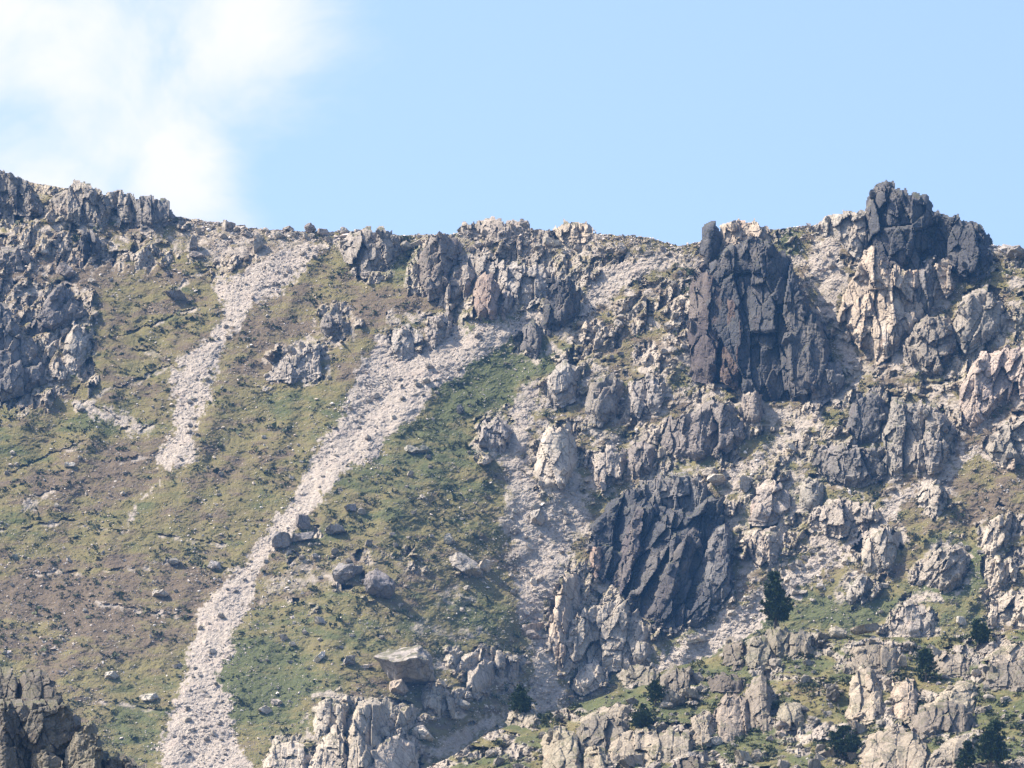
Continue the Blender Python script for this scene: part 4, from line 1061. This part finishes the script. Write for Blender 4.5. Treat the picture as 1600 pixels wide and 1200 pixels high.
B(500,970,19,12,'bright flat-topped boulder on the yellow grass, upper one','slab',PALE,3)
B(499,1027,26,14,'white tilted slab in the yellow grass left of the big boulder','slab',(1.3,1.28,1.22),4,-0.5)
B(545,1033,26,16,'dark-sided boulder between the white slab and the big boulder','block',(0.72,0.72,0.72),5,-0.4)
B(573,1041,20,10,'flat pale stone just left of the big tilted boulder','slab',PALE,0)
B(443,996,17,12,'pale boulder on yellow grass beside the narrow chute','block',PALE,0)
B(174,1056,22,16,'pale boulder in grass above the dark near rocks','block',(1.05,1.08,1.05),1)
B(233,1090,32,16,'whitish flat boulder left of the scree fan','round',(1.15,1.15,1.1),2)
B(277,1040,16,10,'small grey slab at the narrow neck of the chute','slab',GREY,4)
B(109,726,18,11,'white stone alone on the left slope','slab',(1.35,1.33,1.28),2,-0.2)
B(125,637,18,14,'pale boulder at the end of the upper turf scarp','block',(1.0,1.0,0.98),3)
B(22,870,11,12,'pale green-grey stone at the left edge','block',(1.0,1.05,0.95),6)
B(275,878,28,12,'twin dark stones above the lower path','block',(0.7,0.7,0.7),2)
B(335,884,24,18,'grey knobbly boulder just left of the long chute','round',(0.9,0.9,0.92),4)
B(251,928,28,14,'cluster-like pale rock under the path','block',(1.05,1.02,0.98),1)
B(104,424,32,28,'isolated dark boulder on the upper left slope','block',(0.55,0.54,0.58),3)
B(301,383,17,32,'upright dark stone standing on the rubble below the skyline','pillar',(0.6,0.6,0.63),1)
B(308,399,26,14,'dark block at the foot of the upright stone','block',(0.6,0.58,0.6),3)
B(404,383,15,28,'pale upright stone at the top of the left chute','pillar',(1.0,0.97,0.92),2)
B(361,354,15,14,'dark pointed stone on the skyline left of the first chute','block',(0.7,0.66,0.68),5)
B(485,357,20,16,'rounded boulder perched on the skyline above the left chute','round',(0.78,0.74,0.76),5)
B(505,363,19,13,'tan block beside the perched skyline boulder','block',(0.95,0.86,0.82),4)
B(275,462,34,18,'dark low outcrop boulder in the upper turf left of the chute','block',(0.52,0.52,0.56),0)
B(840,810,24,32,'upright grey boulder in the middle of the scree field','block',(0.9,0.88,0.86),1)
B(804,829,14,20,'smaller upright stone left of the one in mid scree','pillar',(0.95,0.92,0.9),3)
B(833,980,36,22,'pinkish flat boulder at the scree edge by the pale face','slab',(1.15,1.02,0.98),5)
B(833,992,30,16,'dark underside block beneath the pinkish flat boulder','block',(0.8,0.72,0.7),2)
B(1236,701,24,13,'bright white flake of rock on the rubble below the tower','slab',(1.4,1.37,1.3),1,0.2)
B(1262,692,22,8,'long white flake uphill of the bright flake','slab',(1.4,1.37,1.3),5,-0.4)
B(1108,738,28,18,'pale rounded boulder above the dark mid-slope crag','round',PALE,2)
B(1120,749,32,18,'second pale boulder just below the rounded one','round',(1.1,1.06,1.0),6)
B(1167,757,24,30,'forked pale stone right of the mid-slope crag top','pillar',(1.05,1.0,0.95),0)
B(1282,916,16,10,'bright boulder on the scree band uphill of the lone pine','round',(1.35,1.3,1.25),3)
B(1240,912,14,14,'grey boulder just above the lone pine','block',(0.85,0.83,0.82),3)
B(1249,926,26,9,'flat pale slab right beside the lone pine top','slab',PALE,2,-0.2)
B(1502,970,16,16,'white block above the dense small pine at right','block',(1.3,1.27,1.2),4)
B(1087,1001,30,9,'long pale slab on the lower scree band','slab',(1.2,1.15,1.05),6,-0.15)
B(690,1068,18,12,'bright flat stone behind the knobbly tan rock','slab',(1.25,1.2,1.1),1,0.3)
B(723,1101,24,18,'grey rounded stone at the foot of the leaning slabs','round',(0.85,0.86,0.86),0)
B(661,1146,36,26,'cluster of pale rounded stone right of the round-topped rock','block',(1.1,1.05,0.98),2)
B(708,1118,14,14,'small pale pyramid stone near the bottom scree','block',(1.1,1.05,1.0),6)
B(414,1110,22,16,'pale tilted block at the lower edge of the grass above the fan','block',(1.15,1.1,1.05),0,-0.4)
B(432,1097,18,14,'second pale block leaning on the tilted one by the fan','block',(1.1,1.05,1.0),3,-0.4)
B(1540,380,26,18,'dark rounded block at the end of the summit crag','round',(0.5,0.5,0.55),4)
B(1588,392,30,18,'dark block on the skyline at the right edge','block',(0.6,0.6,0.63),1)

for i, lg in enumerate(LEDGES):
    make_crag(lg, knoll_depth, 7000 + 31 * i, amp_k=0.8)
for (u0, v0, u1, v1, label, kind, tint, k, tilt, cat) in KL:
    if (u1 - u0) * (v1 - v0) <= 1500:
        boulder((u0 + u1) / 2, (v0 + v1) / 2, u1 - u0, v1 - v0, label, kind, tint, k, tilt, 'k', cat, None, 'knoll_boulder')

def inside_points(poly, n, gap, r):
    P = np.array(poly, float); out = []
    for _ in range(n * 60):
        p = np.array([r.uniform(P[:, 0].min(), P[:, 0].max()), r.uniform(P[:, 1].min(), P[:, 1].max())])
        if sdf(poly, p[:1].astype(f32), p[1:].astype(f32))[0] > 0 and all((p[0] - q[0]) ** 2 + (p[1] - q[1]) ** 2 > gap * gap for q in out):
            out.append(p)
            if len(out) == n:
                break
    return out
REGIONS = [
 ([(0,650),(230,745),(290,960),(250,1090),(110,1040),(0,1030)], 26, 6, 11, 'm', 'small pale boulder strewn on the brown turf left of both chutes', 'boulders on the left turf', (1.0, 1.3)),
 ([(350,560),(520,590),(490,690),(430,800),(330,930),(310,760)], 24, 6, 11, 'm', 'small pale boulder on the turf strip between the two chutes', 'boulders between the chutes', (1.0, 1.3)),
 ([(560,745),(750,640),(770,800),(780,950),(620,1000),(400,1080),(400,985),(480,840)], 48, 7, 15, 'm', 'small grey boulder on the turf right of the long chute', 'boulders right of the long chute', (0.6, 1.25)),
 ([(800,780),(915,765),(860,930),(860,1040),(805,1000),(795,850)], 34, 8, 15, 'm', 'angular pale block lying in the middle scree', 'blocks in the middle scree', (0.85, 1.2)),
 ([(290,348),(700,370),(1060,385),(1060,400),(700,392),(300,368)], 56, 9, 20, 'm', 'rubble block lying just under the skyline', 'blocks under the skyline', (0.7, 1.15)),
 ([(1250,885),(1530,720),(1590,720),(1530,985),(1250,960)], 28, 7, 15, 'm', 'small pale boulder in the grass of the right-hand slope', 'boulders on the right grass', (0.8, 1.25)),
 ([(1255,385),(1320,400),(1310,500),(1345,590),(1250,700),(1150,740),(1300,610)], 34, 8, 15, 'm', 'angular block in the gully between tower and summit crag', 'blocks in the gully', (0.8, 1.2)),
 ([(1340,850),(1280,880),(1050,1028),(1010,1045),(1140,950),(1250,865)], 28, 8, 16, 'm', 'pale block on the scree band behind the lone pine', 'blocks on the scree band', (0.9, 1.25)),
 ([(20,340),(280,350),(330,430),(180,445),(20,430)], 24, 8, 16, 'm', 'grey block below the upper left skyline outcrops', 'blocks below the left skyline', (0.6, 1.1)),
 ([(910,480),(1070,430),(1070,600),(860,580)], 34, 8, 18, 'm', 'rough block on the rocky slope left of the dark tower', 'blocks left of the tower', (0.65, 1.1)),
]
REGIONS += [
 ([(480,385),(345,500),(300,600),(275,720),(300,720),(330,600),(370,510),(500,400)], 30, 6, 13, 'm', '', 'blocks in the left chute', (0.6, 1.1)),
 ([(780,500),(600,560),(540,650),(430,830),(310,970),(300,1060),(260,1190),(370,1190),(340,1050),(370,970),(480,780),(640,655),(740,560)], 60, 6, 14, 'm', '', 'blocks in the long chute', (0.6, 1.1)),
]
KREG = [
 ([(700,1190),(900,1110),(1040,1060),(1180,1010),(1600,1010),(1600,1200),(700,1210)], 190, 9, 26, 'k', 'loose pale stone among turf and shrubs on the near knoll', 'stones on the near knoll', (0.5, 0.95)),
]
LAND = [(1190,500,'the dark tower'),(1430,400,'the summit crag'),(1030,870,'the dark mid-slope crag'),(868,715,'the smooth pale pillar'),(633,1037,'the big tilted boulder'),(593,913,'the large dark boulder'),
 (541,893,'the long grey slab'),(728,884,'the broad grey boulder'),(474,816,'the pointed dark boulder'),(547,793,'the small dark chute boulder'),(703,843,'the greenish grey boulder'),(645,703,'the flat-topped greenish boulder'),
 (500,970,'the bright flat-topped boulder'),(499,1027,'the white tilted slab'),(443,996,'the pale chute-side boulder'),(174,1056,'the near dark rocks'),(233,1090,'the whitish fan-side boulder'),(109,726,'the lone white stone'),
 (125,637,'the upper turf scarp'),(335,884,'the knobbly chute boulder'),(251,928,'the pale rock under the path'),(104,424,'the isolated upper boulder'),(301,383,'the upright dark stone'),(404,383,'the upright pale stone'),(485,353,'the perched skyline boulder'),
 (575,390,'the stubby two-legged crag'),(690,415,'the cliff band'),(775,357,'the low skyline dome'),(900,358,'the pointed skyline rocks'),(875,475,'the dark stub crag'),(835,525,'the dark fin'),(880,600,'the split pale crag'),(945,625,'the leaning grey crag'),
 (1010,615,'the rough grey outcrop'),(1095,675,'the fluted band'),(840,810,'the upright scree boulder'),(833,980,'the pinkish flat boulder'),(1236,701,'the bright white flake'),(1205,780,'the pink-streaked hump'),(1320,805,'the low pale cliff'),(1375,860,'the square-cut crag'),
 (1345,920,'the lumpy grey outcrop'),(1475,885,'the striped crag'),(1560,840,'the uppermost edge pillar'),(1418,970,'the pale wedge rock'),(1213,940,'the lone pine'),(1360,650,'the dark rounded face'),(1440,685,'the wide grey crag'),(145,320,'the jagged skyline row'),(240,330,'the blocky skyline outcrop'),
 (140,380,'the twin pinnacles'),(460,570,'the fluted turf outcrop'),(1460,775,'the small grass outcrop'),(640,530,'the chute-head outcrop'),(900,990,'the pale crag foot'),(320,700,'the left chute end'),(160,830,'the worn path'),(420,740,'the long chute middle')]
KLAND = [(950,1113,'the broad flat-topped boulder'),(878,1172,'the tall pale bottom block'),(993,1163,'the large pale boulder'),(820,1095,'the round bushy pine'),(1095,1138,'the rugged tan boulder'),(1145,1118,'the tall pinkish outcrop'),(1050,1060,'the shaggy crest outcrop'),(1133,1066,'the dark overhung rock'),
 (1213,950,'the lone pine'),(1308,990,'the rough white boulder'),(1365,1030,'the wide grey outcrop'),(1350,1080,'the split pale rock'),(1446,1040,'the cone-shaped pine'),(1414,1090,'the pale tapering rock'),(1484,1092,'the slanting striped slab'),(1571,1050,'the right-edge dark boulder'),(1530,990,'the dense crest pine'),
 (1234,1115,'the triangular slab'),(1318,1160,'the spreading pine bush'),(1395,1170,'the rough bottom rock'),(1550,1160,'the corner pine'),(1006,1122,'the bushy middle pine'),(1080,1196,'the smooth bottom boulder'),(1173,1182,'the pair of flat stones')]
def whereabouts(u, v, marks):
    d, m = min((math.hypot(u - a, v - b), (a, b, c)) for a, b, c in marks)
    a = math.degrees(math.atan2(m[1] - v, u - m[0])) % 360
    way = ('right of', 'up and right of', 'above', 'up and left of', 'left of', 'down and left of', 'below', 'down and right of')[int((a + 22.5) // 45) % 8]
    return ('just ' if d < 32 else 'well ' if d > 75 else '') + way + ' ' + m[2]
SAME = {}
r_ = np.random.default_rng(11)
for poly, n, w0, w1, where, lab, grp, (t0, t1) in REGIONS + KREG:
    for (u, v) in inside_points(poly, n, w0 * 1.3, r_):
        w = w0 + (w1 - w0) * r_.random() ** 2; t = r_.uniform(t0, t1)
        kind = ('block', 'slab', 'block', 'round', 'block')[r_.integers(5)]
        look = ('large ' if w > w0 + 0.55 * (w1 - w0) else 'small ' if w < w0 + 0.12 * (w1 - w0) else '') + ('dark grey' if t < 0.78 else 'grey' if t < 0.95 else 'pale' if t < 1.12 else 'whitish')
        noun = {'block': 'angular block', 'slab': 'flat slab', 'round': 'rounded boulder'}[kind]
        o = boulder(u, v, w, w * r_.uniform(0.55, 0.95), look + ' ' + noun + ' ' + whereabouts(u, v, LAND if where == 'm' else KLAND), kind, (t, t * 0.965, t * 0.91), int(r_.integers(7)), r_.uniform(-.4, .4), where, 'boulder', grp, 'knoll_stone' if where == 'k' else 'scree_block' if ('chute' in grp and 'turf' not in grp and 'right of' not in grp and 'between' not in grp) or 'scree' in grp or 'gully' in grp else 'boulder')
        SAME.setdefault(o['label'], []).append((v, o))
for lab, os_ in SAME.items():                     # look-alikes beside the same landmark: told apart by their height on the slope
    if len(os_) > 1:
        os_.sort(key=lambda q: q[0])
        for i, (v, o) in enumerate(os_):
            o['label'] = lab + ', ' + (('upper one', 'lower one') if len(os_) == 2 else ('topmost', 'second from top', 'third from top', 'fourth from top', 'fifth from top', 'sixth from top'))[min(i, 5)]

# ------------------------------------------------------------------ loose stones: scree nobody could count
OCT = np.array([[1, 0, 0], [-1, 0, 0], [0, 1, 0], [0, -1, 0], [0, 0, 1], [0, 0, -1]], float) * 1.25
CT = np.array([[0,2,4],[2,1,4],[1,3,4],[3,0,4],[2,0,5],[1,2,5],[3,1,5],[0,3,5]])
def stones(name, P, size, tone, seed, label):
    r = np.random.default_rng(seed); n = len(P)
    V = OCT[None] + r.uniform(-0.5, 0.5, (n, 6, 3))
    V = V * np.stack([r.uniform(0.7, 1.3, n), r.uniform(0.6, 1.1, n), r.uniform(0.35, 0.8, n)], 1)[:, None] * 0.6
    ax = r.normal(size=(n, 3)); ax /= np.linalg.norm(ax, axis=1)[:, None]
    an = r.normal(size=n) * 0.7
    c, s = np.cos(an)[:, None, None], np.sin(an)[:, None, None]
    a_ = ax[:, None, :]
    V = V * c + np.cross(np.broadcast_to(a_, V.shape), V) * s + a_ * (V * a_).sum(-1, keepdims=True) * (1 - c)
    z = r.uniform(0, 2 * np.pi, n); cz, sz = np.cos(z)[:, None], np.sin(z)[:, None]
    V = np.stack([V[..., 0] * cz - V[..., 1] * sz, V[..., 0] * sz + V[..., 1] * cz, V[..., 2]], -1)
    V = V * size[:, None, None] + P[:, None]
    T = CT[None] + (np.arange(n) * 6)[:, None, None]
    me_ = mesh_np(name, V.reshape(-1, 3), tris=T.reshape(-1, 3), attrs={'tone': np.repeat(tone, 6, 0)})
    o = link(name, me_, M_STONE)
    o['kind'] = 'stuff'; o['label'] = label; o['category'] = 'stones'
    return o
def tones(n, r, lo=0.27, hi=0.60):
    t = r.uniform(lo, hi, n); w = r.uniform(-0.02, 0.03, n)
    return np.stack([t + w, t * 0.895, t * 0.80 - w * 0.5], 1)
r_ = np.random.default_rng(21)
n = 620000
u = r_.uniform(-50, 1650, n).astype(f32); v = r_.uniform(255, 1230, n).astype(f32)
okr = v > np.interp(u, cu, RV) - 0.6
u, v = u[okr], v[okr]
sc_, gr_, rk_, cg_ = (sample(G, u, v) for G in (SG, GG, RG, CG))
ju, jv = u + (r_.normal(size=len(u)) * 14).astype(f32), v + (r_.normal(size=len(u)) * 12).astype(f32)
sc_ = 0.45 * sc_ + 0.55 * sample(SG, ju, jv)
clump = smooth(-0.2, 0.5, fbm(u / 30.0, v / 22.0, 301, 3))
p = 0.46 * smooth(0.12, 0.8, sc_) * (0.4 + 0.9 * clump) + 0.14 * rk_ * clump + 0.10 * gr_ * (0.12 + 1.1 * clump) + 0.03
near_ridge = np.exp(-(v - np.interp(u, cu, RV)) / 18.0) * (u > 250)
p = (p + 0.35 * near_ridge) * (1 - 0.9 * cg_)
kk = r_.random(len(u)) < p
u, v, sc_, gr_ = u[kk], v[kk], sc_[kk], gr_[kk]
px = np.where(gr_ > 0.6, 1.7, 0.75) + r_.gamma(0.85, 0.85, len(u)) * (0.65 + 1.3 * smooth(-0.4, 0.6, fbm(u / 45, v / 30, 303, 3))); px = np.minimum(px, 10) * (1 + 0.9 * near_ridge[kk])
Dd = sample(DG, u, v) - px * 0.02
tn = tones(len(u), r_); grey = (r_.random(len(u)) < 0.33)
tn[grey] *= 0.55
tn *= np.where(gr_ > 0.6, 1.3, 1.0)[:, None]
stones('scree', pts3(u, v, Dd), px * Dd / F * 0.62, tn, 31, 'pale loose stones covering the chutes and strewn over the mountainside')
n = 26000
u = r_.uniform(560, 1650, n).astype(f32); v = r_.uniform(980, 1230, n).astype(f32)
kk = (v > np.interp(u, ku, KRV)) & (r_.random(n) < 0.12 + 0.3 * smooth(-0.1, 0.5, fbm(u / 40, v / 20, 302, 3)))
u, v = u[kk], v[kk]
px = np.minimum(2.2 + r_.gamma(1.5, 1.6, len(u)), 13)
Dd = ksample(KDG, u, v) - px * 0.01
stones('knoll_rubble', pts3(u, v, Dd), px * Dd / F * 0.62, tones(len(u), r_, 0.14, 0.40), 33, 'small loose stones scattered over the near knoll')

# ------------------------------------------------------------------ low shrubs and turf tufts
def tufts(name, P, rad, tone, seed, label, per=26, leaf=0.34, squash=0.6):
    r = np.random.default_rng(seed); n = len(P)
    d = r.normal(size=(n, per, 3)); d[..., 2] = np.abs(d[..., 2]) * squash
    d /= np.linalg.norm(d, axis=-1, keepdims=True)
    c = d * (r.uniform(0.45, 1.0, (n, per, 1))) * np.array([1, 1, squash]) * rad[:, None, None] + P[:, None]
    t = r.normal(size=(n, per, 3, 3)) * leaf * rad[:, None, None, None]
    V = c[:, :, None] + t
    T = np.arange(n * per * 3).reshape(-1, 3)
    tt = np.clip(np.repeat(tone, per * 3) + r.uniform(-.25, .25, n * per * 3), 0, 1)
    o = link(name, mesh_np(name, V.reshape(-1, 3), tris=T, attrs={'tone': tt}), M_SHRUB)
    o['kind'] = 'stuff'; o['label'] = label; o['category'] = 'shrubs'
    return o
n = 62000
u = r_.uniform(-40, 1640, n).astype(f32); v = r_.uniform(300, 1230, n).astype(f32)
ok = v > np.interp(u, cu, RV) + 4
u, v = u[ok], v[ok]
gr_, sc_, cg_ = sample(GG, u, v), sample(SG, u, v), sample(CG, u, v)
kk = r_.random(len(u)) < gr_ * (1 - smooth(0.2, 0.5, sc_)) * (1 - cg_) * (0.05 + 0.5 * smooth(-0.05, 0.5, fbm(u / 38.0, v / 20.0, 311, 3)))
u, v = u[kk], v[kk]
rad = (1.6 + r_.gamma(1.5, 1.1, len(u))); rad = np.minimum(rad, 8)
Dd = sample(DG, u, v)
tufts('low_shrubs', pts3(u, v, Dd), rad * Dd / F, r_.random(len(u)), 41, 'low dark green shrubs and heather tufts dotting the turf', per=13, leaf=0.42)
n = 9000
u = r_.uniform(560, 1650, n).astype(f32); v = r_.uniform(985, 1230, n).astype(f32)
kk = (v > np.interp(u, ku, KRV) + 2) & (r_.random(n) < ksample(kgrass.reshape(KR, -1), u, v) * (0.1 + 0.8 * smooth(-0.1, 0.4, fbm(u / 45, v / 22, 312, 3))))
u, v = u[kk], v[kk]
rad = np.minimum(2.5 + r_.gamma(1.6, 1.8, len(u)), 13)
Dd = ksample(KDG, u, v)
tufts('knoll_shrubs', pts3(u, v, Dd), rad * Dd / F, r_.random(len(u)), 43, 'dark green mat-forming shrubs over the near knoll', per=34, leaf=0.26, squash=0.5)

# ------------------------------------------------------------------ mountain pines
def tube(pts, rad, sides=6):
    V, T = [], []
    for i, (p, r) in enumerate(zip(pts, rad)):
        for k in range(sides):
            t = 2 * math.pi * k / sides
            V.append((p[0] + r * math.cos(t), p[1] + r * math.sin(t), p[2]))
    for i in range(len(pts) - 1):
        for k in range(sides):
            a_, b_ = i * sides + k, i * sides + (k + 1) % sides
            T.append((a_, b_, b_ + sides)); T.append((a_, b_ + sides, a_ + sides))
    return np.array(V), np.array(T)
def pine(u, vbase, vtop, wpx, label, stems=1, bushy=0.0, seed=0, where='k'):
    G, fn = (KDG, ksample) if where == 'k' else (DG, sample)
    Dt = float(fn(G, np.array([u]), np.array([vbase]))[0]) - 0.3
    s = Dt / F; H = (vbase - vtop) * s; W = wpx * s / 2 * (1.0 if bushy else 1.12)
    base = pts3(u, vbase + 2, Dt)
    root = link('pine_tree', None, loc=base); tag(root, label, 'pine tree', 'mountain pines on the near knoll')
    r = np.random.default_rng(900 + seed)
    tips, dirs, sz, low = [], [], [], []
    for q in range(stems):
        lean = (r.uniform(-0.55, 0.55) * W if stems > 1 else r.uniform(-.06, .06) * W, r.uniform(-.3, .3) * W)
        h = H * (1.0 if q == 0 else r.uniform(0.55, 0.85))
        if q == 0 and stems > 1:
            lean = (lean[0] * 0.25, 0)
        off = (r.uniform(-.25, .25) * W * (stems > 1), 0)
        P = [np.array([off[0] + lean[0] * t ** 0.8 + 0.05 * math.sin(5 * t + q), off[1] + lean[1] * t, h * t]) for t in np.linspace(0, 1, 9)]
        V, T = tube(P, [0.030 * H / stems ** 0.4 * (1 - 0.93 * t) + 0.012 for t in np.linspace(0, 1, 9)])
        trunk = link('trunk', mesh_np('trunk', V, tris=T), M_BARK, parent=root)
        LV, LT, off_i = [], [], 0
        nb_ = int(44 if stems > 1 else 70)
        for b_ in range(nb_):
            t = r.uniform(0.10 if bushy else 0.16, 0.99)
            p0 = np.array([np.interp(t, np.linspace(0, 1, 9), [p[k] for p in P]) for k in range(3)])
            env = min(1.0, 0.45 + 1.6 * t) * (1 - t ** 1.6) ** 0.8 if not bushy else (1 - t ** 2.0) ** 0.7 * r.uniform(0.7, 1.2)
            L = W * env * r.uniform(0.6, 1.1) * (0.85 if stems > 1 else 1.15) + 0.05 * H
            az = r.uniform(0, 2 * math.pi); rise = r.uniform(0.25, 1.1) + 0.6 * t
            d = np.array([math.cos(az), math.sin(az), rise]); d /= np.linalg.norm(d)
            V, T = tube([p0, p0 + d * L * 0.5, p0 + d * L * 0.92], [0.010 * H * (1 - 0.7 * t), 0.006 * H * (1 - .7 * t), 0.006], 3)
            LV.append(V); LT.append(T + off_i); off_i += len(V)
            for c in range(7):
                f_ = r.uniform(0.35, 1.0)
                tips.append(p0 + d * L * f_ + r.normal(size=3) * L * 0.13); dirs.append(d); sz.append(0.036 * H + 0.10)
        link('branches', mesh_np('branches', np.concatenate(LV), tris=np.concatenate(LT)), M_BARK, parent=trunk)
    tips, dirs, sz = np.array(tips), np.array(dirs), np.array(sz)
    m = len(tips); per = 16
    nd = r.normal(size=(m, per, 3)) + dirs[:, None] * 0.9 + np.array([0, 0, 0.5]); nd /= np.linalg.norm(nd, axis=-1, keepdims=True)
    sd = np.cross(nd, r.normal(size=(m, per, 3))); sd /= np.linalg.norm(sd, axis=-1, keepdims=True)
    L = sz[:, None, None] * r.uniform(0.6, 1.3, (m, per, 1))
    a_ = tips[:, None] + nd * L * 0.05
    V = np.stack([a_ - sd * L * 0.26, a_ + sd * L * 0.26, a_ + nd * L], 2)
    V[..., 2] = np.maximum(V[..., 2], 0.02 * H)
    tt = np.repeat(np.clip(r.uniform(0, 1, m) * 0.7 + 0.15, 0, 1), per * 3)
    link('crown', mesh_np('crown', V.reshape(-1, 3), tris=np.arange(m * per * 3).reshape(-1, 3), attrs={'tone': tt}), M_PINE, parent=root)
    return root
pine(1213, 984, 894, 64, 'lone upright dark pine on the knoll crest, tallest tree in view', 3, 0, 1)
pine(813, 1120, 1074, 50, 'round bushy pine at the left end of the knoll beside the scree', 3, 1, 2)
pine(1006, 1142, 1102, 52, 'bushy pine among pale boulders in the knoll middle, lower of two', 3, 1, 3)
pine(1024, 1102, 1064, 30, 'small pine just above the bushy one among pale boulders', 1, 1, 4)
pine(1530, 1008, 969, 44, 'dense small pine on the crest near the right edge', 3, 1, 5)
pine(1446, 1064, 1017, 38, 'cone-shaped little pine between pale rocks on the right of the knoll', 1, 1, 6)
pine(1318, 1184, 1136, 56, 'spreading dark pine bush near the bottom, below the split rock', 3, 1, 7)
pine(1550, 1200, 1128, 66, 'large bushy pine in the bottom right corner', 3, 1, 8)
pine(1512, 1204, 1160, 44, 'low pine bush left of the large corner pine', 2, 1, 9)

# ------------------------------------------------------------------ dark rocks close to the viewer, bottom left
def near_depth(u, v):
    return 430 - 0.10 * (v - 1100) + 1.2 * fbm(u / 60.0, v / 60.0, 401, 3)
NDK = (0.34, 0.33, 0.31)
NEAR = ('near_outcrop', 'jagged dark mossy outcrop close by in the bottom left corner', 'outcrop', [
   ('rock_block', [(-60,1330),(-60,1100),(20,1096),(100,1098),(128,1140),(170,1190),(215,1200),(262,1330)], NDK, dict(size=46, amp=1.6, prot=2, lean=0.03, closed=1)),
   ('rock_block', [(-40,1052),(0,1048),(17,1044),(28,1060),(30,1104),(-40,1110)], NDK, dict(size=26, amp=0.8, prot=3, closed=1)),
   ('rock_block', [(28,1100),(34,1055),(64,1046),(78,1060),(98,1088),(102,1106),(64,1110)], (0.28,0.27,0.26), dict(size=44, amp=0.9, prot=3, closed=1)),
   ('rock_block', [(26,1150),(40,1104),(70,1100),(101,1098),(127,1133),(118,1170),(60,1176)], NDK, dict(size=46, amp=0.9, prot=7, closed=1)),
   ('rock_block', [(-40,1170),(-40,1104),(10,1100),(30,1112),(30,1150),(10,1176)], (0.3,0.29,0.28), dict(size=44, amp=0.9, prot=7)),
   ('rock_block', [(96,1196),(104,1152),(124,1133),(149,1128),(153,1150),(167,1177),(160,1215),(110,1220)], (0.46,0.45,0.38), dict(size=46, amp=0.8, prot=8, closed=1)),
   ('rock_block', [(-40,1240),(-40,1160),(20,1158),(44,1180),(50,1240)], NDK, dict(size=44, amp=0.9, prot=8)),
   ('rock_block', [(40,1240),(46,1172),(80,1166),(104,1190),(110,1240)], (0.46,0.44,0.38), dict(size=44, amp=0.8, prot=9)),
   ('rock_block', [(160,1240),(169,1184),(189,1178),(216,1192),(240,1206),(260,1250)], (0.3,0.29,0.28), dict(size=20, amp=0.8, prot=4, closed=1)),
])
make_crag(NEAR, near_depth, 4000, blocks=True, mat=M_ROCK_MOSSY, grid=1.4, amp_k=0.7)

# ------------------------------------------------------------------ mountain haze
hz = bpy.data.materials.new('mountain_haze'); hz.use_nodes = True
ht = hz.node_tree; ht.nodes.clear()
ho = ht.nodes.new('ShaderNodeOutputMaterial'); hv = ht.nodes.new('ShaderNodeVolumePrincipled')
hv.inputs['Color'].default_value = (0.16, 0.43, 1.0, 1)
hv.inputs['Density'].default_value = 0.000075
hv.inputs['Anisotropy'].default_value = 0.0
ht.links.new(hv.outputs[0], ho.inputs['Volume'])
bm = bmesh.new(); bmesh.ops.create_cube(bm, size=1.0)
hm = bpy.data.meshes.new('haze'); bm.to_mesh(hm); bm.free()
zmax = 285.0; zmin = -110.0
hazo = link('haze', hm, hz); hazo.location = (0, 0, (zmax + zmin) / 2); hazo.scale = (3400, 3400, zmax - zmin)
hazo['kind'] = 'stuff'; hazo['label'] = 'thin blue mountain haze'; hazo['category'] = 'haze'
